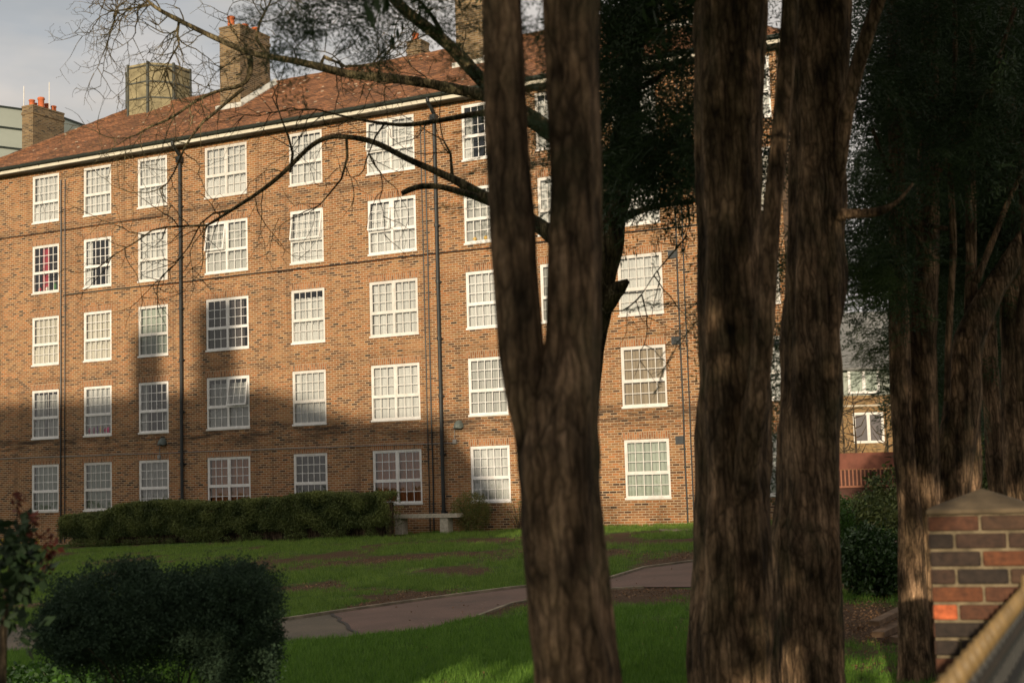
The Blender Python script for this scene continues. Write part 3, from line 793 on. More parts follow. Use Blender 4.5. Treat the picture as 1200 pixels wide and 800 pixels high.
# octagonal tank housing on the ridge
mb = MB(); fb = MB(); cx, cy, R = -38.6, 5.2, 1.33
for k in range(8):
    t0, t1 = math.radians(22.5+45*k), math.radians(67.5+45*k)
    p0 = (cx+R*math.cos(t0), cy+R*math.sin(t0)); p1 = (cx+R*math.cos(t1), cy+R*math.sin(t1))
    mb.quad((*p0, 14.6), (*p1, 14.6), (*p1, 17.12), (*p0, 17.12))
    fb.bar((*p0, 14.6), (*p0, 17.16), 0.09, 0.09)
    for z in (15.7, 16.35, 17.0): fb.bar((*p0, z), (*p1, z), 0.06, 0.06)
mb.poly([(cx+R*math.cos(math.radians(22.5+45*k)), cy+R*math.sin(math.radians(22.5+45*k)), 17.0) for k in range(8)])
tk = part(mb, 'water_tank_housing', 'tank'); fb.build('frame', M['tank_frame'], tk, OFF)

# ------------------------------------------------------------------ bench, hedge position helpers
ub = -22.78
benchr = empty('stone_bench', fac(ub, -0.9, -1.52), -THETA, 'low pale stone bench of a slab on two blocks against the brick wall', 'bench')
zt = 0.42
mb = MB(); mb.box(-1.28, 1.28, -0.2, 0.2, zt, zt+0.12); mb.build('seat', M['stone'], benchr)
for x in (-0.85, 0.78):
    mb = MB(); mb.box(x-0.14, x+0.14, -0.16, 0.16, -0.08, zt-0.002); mb.build('leg', M['stone'], benchr)

# ------------------------------------------------------------------ foliage tools
def rot_mats(n, up_bias=0.0, rng=RNG):
    a = rng.uniform(0, 2*np.pi, n); b = rng.normal(0, 1, n)*(1-up_bias)*1.2; c = rng.normal(0, 1, n)*(1-up_bias)*1.2
    ca, sa, cb, sb, cc, sc = np.cos(a), np.sin(a), np.cos(b), np.sin(b), np.cos(c), np.sin(c)
    Rz = np.zeros((n,3,3)); Rz[:,0,0]=ca; Rz[:,0,1]=-sa; Rz[:,1,0]=sa; Rz[:,1,1]=ca; Rz[:,2,2]=1
    Rx = np.zeros((n,3,3)); Rx[:,0,0]=1; Rx[:,1,1]=cb; Rx[:,1,2]=-sb; Rx[:,2,1]=sb; Rx[:,2,2]=cb
    Ry = np.zeros((n,3,3)); Ry[:,0,0]=cc; Ry[:,0,2]=sc; Ry[:,1,1]=1; Ry[:,2,0]=-sc; Ry[:,2,2]=cc
    return Rz @ Rx @ Ry
def scatter(name, tmpl, centers, mat, parent=None, smin=0.8, smax=1.2, up=0.3, tone=None, rng=RNG):
    tv, tf = tmpl
    n = len(centers)
    C_ = np.asarray(centers, dtype=float)
    if parent is not None: C_ = C_ - np.array(parent.location)[None, :]
    R = rot_mats(n, up, rng)
    S = rng.uniform(smin, smax, n)
    V = np.einsum('nij,kj->nki', R, tv) * S[:, None, None] + C_[:, None, :]
    k = len(tv)
    Fq = tf[None, :, :] + (np.arange(n)*k)[:, None, None]
    tn = (rng.uniform(0, 1, n) if tone is None else tone)
    tn = np.clip(np.repeat(tn, len(tf)) * 0.7 + rng.uniform(0, 0.3, n*len(tf)), 0, 1)
    return np_mesh(name, V.reshape(-1, 3), Fq.reshape(-1, tf.shape[1]), mat, parent, tn)
def leafquad(p, d, s, l, w):
    p, d, s = map(np.array, (p, d, s)); m_ = p + d*l*0.5
    return [p, m_ + s*w/2, p + d*l, m_ - s*w/2]
def t_ball(n, r, l, w, seed):
    rr = np.random.default_rng(seed); V = []; Fq = []
    for i in range(n):
        p = rr.normal(0, 1, 3); p /= np.linalg.norm(p); p *= r*rr.uniform(0.3, 1)
        d = rr.normal(0, 1, 3); d /= np.linalg.norm(d); s = np.cross(d, rr.normal(0, 1, 3)); s /= np.linalg.norm(s)
        b = len(V); V += leafquad(p, d, s, l*rr.uniform(0.7, 1.2), w*rr.uniform(0.7, 1.2)); Fq.append((b, b+1, b+2, b+3))
    return np.array(V), np.array(Fq)
def t_frond(L=0.4, nt=9, nl=7, ll=0.045, lw=0.011, droop=0.35, seed=0):
    rr = np.random.default_rng(seed); V = []; Fq = []
    for i in range(nt):
        t0 = (i+0.5)/nt; base = np.array([0, t0*L, -droop*L*t0**2])
        sd = 1 if i % 2 else -1
        dirn = np.array([sd*0.85, 0.6, -0.25 + rr.uniform(-.15, .15)]); dirn /= np.linalg.norm(dirn)
        sl_ = L*0.42*(1-0.55*t0)
        for j in range(nl):
            q = base + dirn*sl_*(j/nl) + np.array([0, 0, -0.08*sl_*(j/nl)**2])
            s2 = 1 if j % 2 else -1
            perp = np.cross(dirn, [0, 0, 1]); perp /= np.linalg.norm(perp)
            d = dirn*0.6 + perp*s2*0.8 + rr.normal(0, .12, 3); d /= np.linalg.norm(d)
            s = np.cross(d, [0, 0, 1]) + rr.normal(0, .3, 3); s /= np.linalg.norm(s)
            b = len(V); V += leafquad(q, d, s, ll*rr.uniform(.7, 1.2), lw); Fq.append((b, b+1, b+2, b+3))
        b = len(V); e = base + dirn*sl_; w = np.array([0, 0, 0.003])
        V += [base-w, base+w, e+w*.5, e-w*.5]; Fq.append((b, b+1, b+2, b+3))
    return np.array(V), np.array(Fq)
FR = t_frond(); FR_BIG = t_frond(0.55, 9, 6, 0.075, 0.02, 0.45, 2)
BALL = t_ball(16, 0.07, 0.032, 0.018, 3); BALL_S = t_ball(16, 0.055, 0.02, 0.009, 4)
LUMP = t_ball(10, 0.35, 0.24, 0.15, 5)
def clump_filter(P, freq, thr, seed):
    keep = [noise.noise(Vector(p)*freq + Vector((seed, seed*1.7, 0))) > thr for p in P]
    return P[np.array(keep)]
def ellipsoid(n, c, r, rng=RNG, hollow=0.0):
    d = rng.normal(0, 1, (n, 3)); d /= np.linalg.norm(d, axis=1)[:, None]
    rad = rng.uniform(hollow**3, 1, n)**(1/3)
    return np.array(c)[None, :] + d*rad[:, None]*np.array(r)[None, :]
def pxregion(n, x0, x1, y0, y1, Y0, Y1, rng=RNG):
    """points filling a wedge of real depth"""
    out = []
    for _ in range(n):
        out.append(tuple(at(rng.uniform(x0, x1), rng.uniform(y0, y1), rng.uniform(Y0, Y1))))
    return np.array(out)

# ------------------------------------------------------------------ trunks
def trunk_mesh(rings, n=36, rough=0.06, flute=5, seed=0, step=0.05):
    """rings: list of (Vector centre, radius) bottom to top; resampled, lobed and made knobbly"""
    mb = MB(); P = []; R = []
    for (a, ra), (b, rb) in zip(rings[:-1], rings[1:]):
        k = max(1, int((b-a).length/step))
        for i in range(k):
            t = i/k; t2 = t*t*(3-2*t)
            P.append(a.lerp(b, t)); R.append(ra + (rb-ra)*t2)
    P.append(rings[-1][0]); R.append(rings[-1][1])
    # smooth centre line
    for _ in range(6):
        Q = P[:]
        for i in range(1, len(P)-1): Q[i] = (P[i-1] + P[i]*2 + P[i+1]) / 4
        P = Q
    base = 0; ref = Vector((1, 0, 0))
    for i, p in enumerate(P):
        d = (P[min(i+1, len(P)-1)] - P[max(i-1, 0)]).normalized()
        b = d.cross(ref).normalized(); a = b.cross(d)
        for k in range(n):
            t = 2*math.pi*k/n
            dv = a*math.cos(t) + b*math.sin(t)
            q = p + dv*R[i]
            lob = 0.06*math.sin(flute*t + 0.6*math.sin(p.z*0.8+seed)) + 0.03*math.sin(2*flute*t + seed + p.z)
            nn = noise.noise(Vector((q.x*9, q.y*9, q.z*2.2)) + Vector((seed, 0, 0)))
            n2 = noise.noise(Vector((q.x*26, q.y*26, q.z*5)))
            kn = max(0, noise.noise(Vector((q.x*3.2, q.y*3.2, q.z*2.6 + seed))) - 0.25)
            mb.v.append(tuple(p + dv*R[i]*(1 + lob + rough*nn*1.4 + rough*0.7*n2 + kn*0.35)))
    for i in range(len(P)-1):
        for k in range(n):
            k2 = (k+1) % n
            mb.f.append((i*n+k, i*n+k2, (i+1)*n+k2, (i+1)*n+k)); mb.c.append(None)
    mb.f.append(tuple(range(n))[::-1]); mb.c.append(None)
    mb.f.append(tuple((len(P)-1)*n + k for k in range(n))); mb.c.append(None)
    return mb
def px_rings(edges, Y, base_r=None, top=None):
    """edges: (y, xl, xr) in the photo from low to high"""
    R = []
    for y, xl, xr in edges:
        p = at((xl+xr)/2, y, Y); r = (xr-xl)/2/F*Y*0.94
        R.append((p, r))
    a, b = R[0], R[1]
    d = (a[0]-b[0]).normalized(); zb = gz(a[0].x, Y) - 0.08
    k = (a[0].z - zb)/max(0.2, -d.z)
    foot = a[0] + d*k*0.6; foot = Vector((a[0].x + (foot.x-a[0].x)*0.5, a[0].y, zb))
    mid = a[0].lerp(foot, 0.6)
    R = [(foot, (base_r or a[1]*1.45)), (mid, a[1]*1.1)] + R
    if top:
        l = R[-1]; l2 = R[-2]; d = (l[0]-l2[0]).normalized()
        R.append((l[0] + d*top, l[1]*0.55))
    return R
def join_mbs(mbs):
    o = MB()
    for m_ in mbs:
        b = len(o.v); o.v += m_.v; o.f += [tuple(i+b for i in f) for f in m_.f]; o.c += m_.c
    return o
def add_tree(name, loc, label, cat, group, trunk_mbs, mat, crown=None):
    r = empty(name, loc, 0, label, cat, group)
    t_ = join_mbs(trunk_mbs).build('trunk', mat, r, tuple(loc), True)
    return r
G_BIG = 'tall conifers standing close behind the railing'
def base_of(rings): return Vector((rings[0][0].x, rings[0][0].y, gz(rings[0][0].x, rings[0][0].y)))

# T1 twin stem
Y1 = 4.6
rA = px_rings([(800,628,725),(740,622,718),(700,620,713),(650,612,707),(600,606,706),(540,603,706),(480,618,706),(400,637,706),(300,640,707),(200,641,707),(100,637,707),(0,634,706)], Y1, top=4.0)
rB = [(at(668, 720, Y1), .03), (at(655, 640, Y1), .07), (at(640, 565, Y1), .085)] + [(at((a+b)/2, y, Y1), (b-a)/2/F*Y1*0.93) for y, a, b in [(500,598,650),(460,588,645),(400,580,640),(300,573,632),(200,569,625),(100,565,618),(0,563,612)]]
rB.append((rB[-1][0] + (rB[-1][0]-rB[-2][0]).normalized()*4.0, 0.05))
def limb(pts, Y, n=14, seed=1, **k):
    return trunk_mesh([(at(x, y, (Y if not hasattr(Y, '__len__') else Y[i])), w/2/F*(Y if not hasattr(Y, '__len__') else Y[i])) for i, (x, y, w) in enumerate(pts)], n=n, seed=seed, **k)
T1 = add_tree('conifer_tree', base_of(rA), 'nearest trunk, forking low into two upright stems, blurred and dark, middle of the garden edge', 'tree', G_BIG,
     [trunk_mesh(rA, 64, 0.075, 4, 1.0, 0.03), trunk_mesh(rB, 44, 0.05, 4, 2.0, 0.03)], M['bark'])
# T2 with a thin stem crossing in front
Y2 = 7.5
rC = px_rings([(800,808,905),(740,808,906),(700,810,907),(650,812,907),(600,813,905),(520,815,903),(400,818,900),(300,816,896),(200,815,895),(100,813,897),(0,812,902)], Y2, top=4.5)
thin = limb([(850,640,10),(862,600,24),(873,555,30),(882,500,30),(893,420,26),(898,350,24),(904,260,22),(913,170,21),(922,80,20),(927,-10,20),(930,-160,14)], [7.45,7.38,7.34,7.28,7.22,7.2,7.2,7.2,7.2,7.2,7.2], 18, 3, step=0.05)
T2 = add_tree('conifer_tree', base_of(rC), 'thick furrowed trunk with a thin side stem rising along its right edge', 'tree', G_BIG,
     [trunk_mesh(rC, 64, 0.085, 5, 5.0, 0.035), thin], M['bark'])
Y3 = 8.6
rD = px_rings([(800,904,992),(740,905,991),(700,905,990),(650,905,988),(600,907,986),(500,912,986),(430,915,990),(380,917,988),(300,921,990),(240,924,990),(180,925,992),(100,924,996),(30,922,1000)], Y3, top=4.5)
fork = limb([(958,330,20),(972,260,20),(981,200,20),(992,130,18),(1010,60,17),(1034,-10,16),(1070,-120,20)], [8.6,8.55,8.5,8.4,8.3,8.2,8.0], 20, 6, step=0.05)
side = limb([(975,252,18),(1000,250,12),(1035,250,11),(1052,240,5),(1070,215,3)], [8.5,8.4,8.3,8.3,8.3], 10, 7, step=0.04)
T3 = add_tree('conifer_tree', base_of(rD), 'thick furrowed trunk with a bare snag reaching right, left of the many stemmed yew', 'tree', G_BIG,
     [trunk_mesh(rD, 64, 0.085, 5, 9.0, 0.035), fork, side], M['bark'])
# T4 many stemmed
Y4 = 10.8
stems = [
 [(1072,788,40),(1070,700,34),(1066,600,28),(1057,500,24),(1054,400,24),(1052,300,20),(1050,150,18),(1046,0,14),(1040,-150,8)],
 [(1086,790,44),(1084,700,40),(1084,600,40),(1082,500,34),(1080,400,34),(1086,300,28),(1088,150,24),(1090,0,20),(1095,-150,10)],
 [(1092,790,36),(1098,700,40),(1108,600,50),(1118,540,46),(1128,480,44),(1134,400,36),(1160,345,28),(1190,300,26),(1235,230,24),(1280,150,14)],
 [(1120,720,30),(1128,620,32),(1136,560,30),(1137,500,24),(1139,420,20),(1138,300,14),(1137,180,11),(1140,60,9),(1142,-60,6)],
]
mbs = []
for i, st in enumerate(stems):
    Ys = [Y4 + 0.12*i - 0.1]*len(st)
    p0 = at(st[0][0], st[0][1], Ys[0]); foot = (Vector((p0.x, p0.y, gz(p0.x, p0.y)-0.08)), st[0][2]/2/F*Y4*1.3)
    R = [foot] + [(at(x, y, Ys[0]), w/2/F*Ys[0]) for x, y, w in st]
    mbs.append(trunk_mesh(R, 26, 0.07, 4, 11.0+i, 0.05))
T4 = add_tree('yew_tree', Vector((at(1086,790,Y4).x, Y4, gz(3.1, Y4))), 'many stemmed yew with reddish bark splitting from its base beside the brick pier', 'tree', None, mbs, M['bark'])
# T5, T6 further right
for (x0, lab, pts, Y) in ((0, 'slim straight trunk standing between the leaning yew stem and the dark right-hand trunk', [(1172,640,24),(1170,560,24),(1163,480,22),(1158,400,20),(1155,300,18),(1152,150,16),(1150,-60,12)], 12.6),
                          (1, 'dark trunk at the right edge of the photo above the brick pier', [(1195,640,40),(1194,560,38),(1192,480,34),(1190,400,34),(1186,300,30),(1180,150,26),(1178,-60,18)], 11.8)):
    R = [(at(x, y, Y), w/2/F*Y) for x, y, w in pts]
    foot = Vector((R[0][0].x, Y, gz(R[0][0].x, Y)-0.08)); R = [(foot, R[0][1]*1.4)] + R
    add_tree('conifer_tree', base_of(R), lab, 'tree', 'dark trunks behind the brick pier', [trunk_mesh(R, 26, 0.06, 4, 20.0+x0, 0.06)], M['bark'])

# ------------------------------------------------------------------ bare tree
YB = 12.0
TB_pts = [(665,770,44),(668,700,40),(672,600,38),(680,500,36),(686,420,38),(694,350,42),(706,290,48),(716,240,40),(728,190,34),(736,130,28),(744,60,22),(752,-30,16),(765,-150,8)]
R = [(at(x, y, YB), w/2/F*YB) for x, y, w in TB_pts]
R = [(Vector((R[0][0].x, YB, gz(R[0][0].x, YB)-0.08)), R[0][1]*1.3)] + R
bare_loc = base_of(R)
tb = [trunk_mesh(R, 30, 0.06, 4, 31.0, 0.06)]
tb.append(limb([(700,380,20),(712,350,24),(726,336,18),(736,329,6)], [12,11.95,11.9,11.85], 12, 3, step=0.04))
LIMBS = [   # traced limbs: (x, y, width px), depth at start, depth at end
 ([(700,300,26),(660,285,22),(632,264,18),(600,243,15),(571,233,14),(540,213,10),(500,196,8),(470,183,7),(440,165,7),(400,159,6),(377,160,6),(360,174,5.5),(345,190,5.5),(325,210,5),(300,228,4.5),(272,246,4),(243,264,3)], 12, 13.2),
 ([(585,240,12),(560,231,9),(540,225,8),(515,217,7),(495,216,7),(478,219,7),(471,227,6)], 12.3, 12.2),
 ([(700,200,22),(650,160,18),(612,135,15),(575,130,9),(550,135,7),(512,142,6),(475,148,5),(447,145,4),(425,141,3.5),(400,136,2.5),(370,128,2)], 12, 11.2),
 ([(722,230,26),(680,180,24),(640,150,20),(600,122,17),(575,112,16),(540,106,13),(500,97,12),(460,92,11),(410,88,10),(375,78,9),(340,70,8),(315,67,7.5),(290,62,7),(265,50,6.5),(240,39,6),(212,25,5),(175,6,4),(160,-14,3)], 12, 13.0),
 ([(610,128,18),(590,112,18),(570,104,17),(550,77,16),(525,52,15),(500,32,14),(475,15,13),(458,-5,12),(430,-40,10)], 11.8, 11.0),
 ([(520,45,7),(513,30,6),(511,20,5),(495,5,4),(480,-10,3)], 11.4, 11.0),
 ([(718,260,16),(745,248,9),(765,241,7),(790,239,6),(817,235,5),(850,228,3)], 12, 11.6),
 ([(292,64,7),(298,80,6.5),(296,92,6),(285,104,5),(262,103,4),(240,112,4),(225,120,3.5),(205,137,3),(188,147,3),(175,145,2.5),(160,158,2)], 13.0, 13.4),
 ([(285,104,4.5),(268,118,4),(252,132,4),(238,143,3.5),(226,158,3),(217,172,3),(210,188,2.5),(205,200,2),(196,215,1.5)], 13.1, 13.5),
 ([(243,264,3),(217,265,2.6),(195,266,2.2),(178,270,2),(160,283,1.8),(135,298,1.2)], 13.2, 13.5),
 ([(272,246,3.5),(250,250,2.2),(235,262,2),(222,288,1.6),(205,310,1.2)], 13.2, 13.5),
 ([(175,6,3),(160,9,2.5),(143,12,2),(135,13,1.6)], 13, 13.3),
 ([(210,22,3.5),(208,40,3),(210,52,2.6),(200,68,2.2),(195,80,1.6)], 13, 13.1),
 ([(406,160,4),(407,185,3.4),(400,210,2.6),(385,228,2),(375,240,1.4)], 12.8, 12.9),
 ([(340,202,4),(343,180,3.4),(338,160,3),(330,140,2)], 12.8, 12.6),
 ([(315,67,5),(300,45,4),(305,25,3),(318,0,2),(322,-20,1.5)], 12.9, 12.6),
 ([(375,78,5),(380,66,3.4),(405,78,3),(440,76,2)], 12.8, 12.5),
 ([(530,208,5),(528,180,3),(520,165,2)], 12.4, 12.4), ([(450,146,3),(440,160,2.4),(432,180,1.6)], 11.6, 11.5),
 ([(806,238,3.4),(808,262,2.6),(802,280,2.4),(785,300,2),(768,320,1.4),(752,345,1)], 11.7, 11.6),
]
tw = MB(); rr = random.Random(5)
def twig(p, d, L, r, lvl, dens=1.0):
    """a zigzag twig with side shoots"""
    n = max(3, int(L/0.07)); pts = [p.copy()]; q = p.copy(); dd = d.copy()
    for i in range(n):
        dd = (dd + Vector((rr.gauss(0, .24), rr.gauss(0, .2), rr.gauss(0, .24)))).normalized()
        q = q + dd*(L/n); pts.append(q.copy())
        if lvl > 0 and rr.random() < 0.62*dens:
            sd_ = dd.cross(Vector((rr.gauss(0, .35), 1, rr.gauss(0, .35)))).normalized() * rr.choice((-1, 1))
            twig(q, (dd*0.55 + sd_*0.8).normalized(), L*rr.uniform(0.25, 0.55), r*0.6, lvl-1, dens)
    tw.tube(pts, [max(0.0016, r*(1-0.75*i/n)) for i in range(n+1)], 4 if r > 0.004 else 3, False)
for li, (pts, ya, yb) in enumerate(LIMBS):
    n = len(pts); Ys = [ya + (yb-ya)*i/(n-1) for i in range(n)]
    W = [(at(x, y, Ys[i]), w/2/F*Ys[i]) for i, (x, y, w) in enumerate(pts)]
    if pts[0][2] >= 6: tb.append(trunk_mesh(W, 12, 0.07, 3, 40.0+li, 0.06))
    else: tw.tube([w[0] for w in W], [w[1] for w in W], 6, False)
    # twigs
    ymean = sum(p[1] for p in pts)/n
    low = ymean > 100
    for i in range(n-1):
        x, y, w = pts[i]
        if x > 560 and li < 6: continue
        seg = (W[i+1][0]-W[i][0]); L = seg.length
        k = int(L/0.17*(0.8 if w > 6 else 1.6)) + (2 if w < 4 else 0)
        if low: k = int(k*0.45 + 0.5)
        for j in range(k):
            p = W[i][0].lerp(W[i+1][0], rr.random()); d = seg.normalized()
            sd_ = d.cross(Vector((rr.gauss(0, .3), 1, rr.gauss(0, .3)))).normalized()*rr.choice((-1, 1))
            twig(p, (d*0.6 + sd_*0.8).normalized(), rr.uniform(0.3, 0.9), 0.0075 if not low else 0.006, 2, 0.9 if not low else 0.55)
    if pts[-1][2] < 4:
        d = (W[-1][0]-W[-2][0]).normalized()
        for j in range(7 if not low else 2): twig(W[-1][0], (d + Vector((rr.gauss(0, .5), rr.gauss(0, .3), rr.gauss(0, .5)))).normalized(), rr.uniform(0.5, 0.9), 0.007, 3 if not low else 2, 0.9 if not low else 0.6)
bare = add_tree('bare_tree', bare_loc, 'leafless twisted tree behind the forked trunk, long bare limbs crossing the brick facade', 'tree', None, tb, M['bark_twig'])
tw.build('twigs', M['bark_twig'], bare, tuple(bare_loc))

# ------------------------------------------------------------------ conifer foliage
def crown(parent, P, mat='needle', tmpl=FR, smin=0.8, smax=1.4, up=0.55, name='crown'):
    return scatter(name, tmpl, P, M[mat], parent, smin, smax, up)
# T1: blurred sprays hanging into the top left of centre
P = []
for (x0, y0, x1, y1, n) in ((520,-10,300,22,26),(470,20,330,52,22),(500,-20,400,10,16),(420,-5,330,-15,18),(560,0,440,60,18),(340,30,300,20,8)):
    for i in range(n):
        t_ = random.random(); P.append(tuple(at(x0+(x1-x0)*t_+random.gauss(0, 7), y0+(y1-y0)*t_+random.gauss(0, 8), 6.4+random.uniform(-.35, .35))))
P = np.array(P)
P = np.vstack([P, clump_filter(pxregion(150, 590, 650, -20, 250, 4.9, 5.8), 2.5, -0.05, 2)])
crown(T1, P, smin=0.45, smax=0.8, up=0.5)
c1 = clump_filter(np.vstack([ellipsoid(900, (0.3, 5.4, 5.3), (2.4, 2.0, 1.6)), ellipsoid(500, (0.3, 5.4, 7.2), (1.6, 1.5, 1.6))]), 0.9, -0.15, 4)
c1 = c1[c1[:, 2] > EYE + 0.55 + c1[:, 1]*0.36]
crown(T1, c1, tmpl=FR_BIG, smin=0.9, smax=1.5, name='upper_crown')
# bare-tree neighbour: the dark mass between forked trunk and the next trunk
P = clump_filter(pxregion(1250, 700, 832, -60, 215, 9.2, 11.0), 1.9, -0.02, 7)
P2 = clump_filter(pxregion(110, 715, 832, 200, 238, 9.2, 10.6), 2.6, 0.05, 8)
P3 = clump_filter(pxregion(40, 806, 835, 345, 380, 8.2, 9.0), 3.0, -0.3, 9)
crown(T2, np.vstack([P, P2, P3[:10]]), smin=0.85, smax=1.35, up=0.5)
c2 = clump_filter(np.vstack([ellipsoid(1300, (1.4, 8.6, 6.2), (2.6, 2.4, 1.7)), ellipsoid(500, (1.4, 8.6, 8.2), (1.6, 1.6, 1.6))]), 0.8, -0.2, 14)
c2 = c2[c2[:, 2] > EYE + 0.6 + c2[:, 1]*0.345]
crown(T2, c2, tmpl=FR_BIG, smin=0.9, smax=1.5, name='upper_crown')
P = clump_filter(pxregion(110, 990, 1050, 60, 240, 9.2, 10.4), 2.4, 0.05, 10)
P = np.vstack([P, clump_filter(pxregion(230, 888, 928, 20, 560, 9.4, 11.0), 3.0, -0.12, 10)])
crown(T3, P, smin=0.8, smax=1.2)
c3 = clump_filter(np.vstack([ellipsoid(800, (3.2, 9.2, 6.2), (2.6, 2.6, 2.0))]), 0.8, -0.22, 15)
c3 = c3[c3[:, 2] > EYE + 0.6 + c3[:, 1]*0.335]
crown(T3, c3, tmpl=FR_BIG, smin=0.9, smax=1.5, name='upper_crown')
# T4 crown: dense and dark, filling the upper right
P = np.vstack([clump_filter(pxregion(3000, 1030, 1215, -40, 320, 11.4, 14.5), 1.4, -0.25, 12), clump_filter(pxregion(800, 1022, 1215, -40, 200, 9.6, 11), 1.8, 0.0, 12)])
P2 = clump_filter(pxregion(170, 998, 1062, 235, 350, 9.8, 11.6), 2.2, -0.1, 13)
P3 = pxregion(60, 1015, 1042, 395, 440, 10.6, 11.2)
P4 = clump_filter(pxregion(800, 1060, 1215, 310, 470, 12.5, 15.5), 1.8, 0.0, 16)
crown(T4, np.vstack([P, P2, P4]), smin=0.9, smax=1.4, up=0.45)
crown(T4, np.vstack([P3, pxregion(90, 1000, 1045, 300, 352, 9.9, 10.4)]), mat='needle2', smin=0.4, smax=0.7, name='lower_foliage')
# dead snags
mb = limb([(1048,128,7),(1075,136,8),(1100,141,9),(1130,145,9),(1168,151,6)], [10.2]*5, 8, 3, step=0.04)
m2 = limb([(1102,142,5),(1120,158,5),(1145,180,4),(1165,200,3)], [10.2]*4, 8, 3, step=0.04)
m3 = limb([(1045,250,4),(1075,262,5),(1110,268,6)], [10.2]*3, 8, 3, step=0.04)
m4 = limb([(1052,255,5),(1070,268,4),(1082,285,4),(1086,298,3)], [10.1]*4, 8, 3, step=0.04)
for q_ in (join_mbs([mb, m2]), join_mbs([m3, m4])): q_.build('dead_branch', M['bark'], T4, tuple(T4.location), True)

rr = random.Random(77)
for (pts, Yd) in (
                  ([(1110,470,8),(1112,380,8),(1118,290,7),(1112,180,7),(1120,60,6),(1118,-20,5)], 10.3),
                  ([(1200,470,16),(1196,380,14),(1205,300,12),(1198,200,12),(1206,90,10)], 10.2),
                  ([(1144,330,9),(1168,270,7),(1190,215,6),(1212,180,5)], 10.1),
                  ([(1086,300,8),(1062,240,6),(1040,200,5),(1022,150,4)], 10.4),
                  ([(1160,120,5),(1172,60,5),(1190,10,5)], 10.0), ([(1095,210,6),(1120,170,5),(1150,110,4),(1176,90,3)], 10.2)):
    limb(pts, [Yd]*len(pts), 10, rr.randint(1, 50), step=0.06).build('limb', M['bark'], T4, tuple(T4.location), True)
for (pts, Yd) in (([(712,262,14),(735,215,10),(768,190,8),(800,150,6),(828,120,4)], 10.6), ([(700,150,12),(730,110,9),(770,95,7),(812,60,5)], 10.4), ([(706,60,9),(742,40,7),(790,22,5),(826,-4,4)], 10.2)):
    limb(pts, [Yd]*len(pts), 10, rr.randint(1, 50), step=0.06).build('limb', M['bark_dark'], T2, tuple(T2.location), True)

# evergreens further back on the right
G_BACK = 'dark evergreens filling the right background'
for i, (px, Y, h, r_, lab) in enumerate(((1112, 24, 8.5, 0.75, 'dense dark evergreen behind the left stems of the many stemmed yew'),
                                         (1165, 27, 9.5, 1.1, 'tall dark evergreen glimpsed right of the leaning yew stem'),
                                         (1225, 20, 9.0, 0.9, 'dark evergreen at the far right edge of the picture behind the pier'))):
    p = at(px, 560, Y); loc = Vector((p.x, Y, gz(p.x, Y)))
    mb = trunk_mesh([(loc, 0.2), (loc + Vector((0, 0, h*0.5)), 0.14), (loc + Vector((0, 0, h*0.95)), 0.04)], 14, 0.06, 4, i, 0.2)
    t_ = add_tree('evergreen_tree', loc, lab, 'tree', G_BACK, [mb], M['bark_dark'])
    P = clump_filter(ellipsoid(1500, (loc.x, Y, loc.z + h*0.56), (r_, r_, h*0.46)), 1.0, -0.3, i+20)
    crown(t_, P, tmpl=FR_BIG, smin=0.9, smax=1.5)

# ------------------------------------------------------------------ shrubs, hedge
def shrub(name, loc, label, cat, P, tmpl, mat, stems=6, srad=0.012, spread=0.4, h=0.8, smin=0.8, smax=1.3, group=None, stem_mat='bark_dark', tone=None):
    r = empty(name, loc, 0, label, cat, group)
    mb = MB(); r2 = random.Random(hash(name) % 100 + int(loc[0]*10))
    for k in range(stems):
        a = r2.uniform(0, 6.28); tip = Vector((math.cos(a)*spread*r2.uniform(.3, 1), math.sin(a)*spread*r2.uniform(.3, 1), h*r2.uniform(.7, 1)))
        b = Vector((math.cos(a), math.sin(a), 0))*spread*0.15
        pts = [b + (tip-b)*t_ + Vector((0.04*math.sin(7*t_+k), 0.04*math.cos(5*t_+k), 0))*t_ for t_ in np.linspace(0, 1, 7)]
        mb.tube(pts, [srad*(1-0.7*t_) for t_ in np.linspace(0, 1, 7)], 5)
    mb.build('stems', M[stem_mat], r)
    scatter('foliage', tmpl, P, M[mat], r, smin, smax, 0.2, tone)
    return r
# clipped hedge in front of the wall
HT = []
def hedge_top(u):
    if u < -34.9: return -0.78 + 0.04*math.sin(u*3)
    if u < -34.2: return -0.78 + 0.30*(u+34.9)/0.7
    if u > -27.3: return -0.32 + 0.06*math.sin(u*2.1)
    return -0.46 + 0.05*math.sin(u*1.3)
cl = []
for _ in range(20000):
    u = random.uniform(-36.85, -23.35); top = hedge_top(u) + 0.05*noise.noise(Vector((u*2.5, 0, 0)))
    bot = -1.83 + 0.02*(u+37)
    d0, d1 = -2.1, -1.0
    f = random.random()
    if f < 0.52: d = d0 + abs(random.gauss(0, 0.06)); v = random.uniform(bot, top)
    elif f < 0.82: d = random.uniform(d0, d1); v = top - abs(random.gauss(0, 0.05))
    else: d = random.uniform(d0, d1); v = random.uniform(bot, top)
    e = min(u+36.85, -23.35-u)
    if e < 0.3 and (v - bot)/(top-bot) > 0.72 + e: continue
    # bulge and rough edge
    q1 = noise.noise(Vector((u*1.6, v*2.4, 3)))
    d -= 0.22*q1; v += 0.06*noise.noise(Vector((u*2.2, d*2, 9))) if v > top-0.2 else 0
    HT.append(0.36 + 1.1*q1 + (0.22 if v > top-0.1 else 0) + random.uniform(-.2, .2))  # light painted into the tone: lit top and bulges paler, hollows darker
    if v < bot + 0.3 and (random.random() < 0.5 or q1 < -0.05):
        HT.pop(); continue
    cl.append(tuple(fac(u, d, v)))
hl = fac(-30, -1.5, -1.75)
hr = empty('hedge', hl, 0, 'long clipped dark green hedge in front of the ground floor windows', 'hedge')
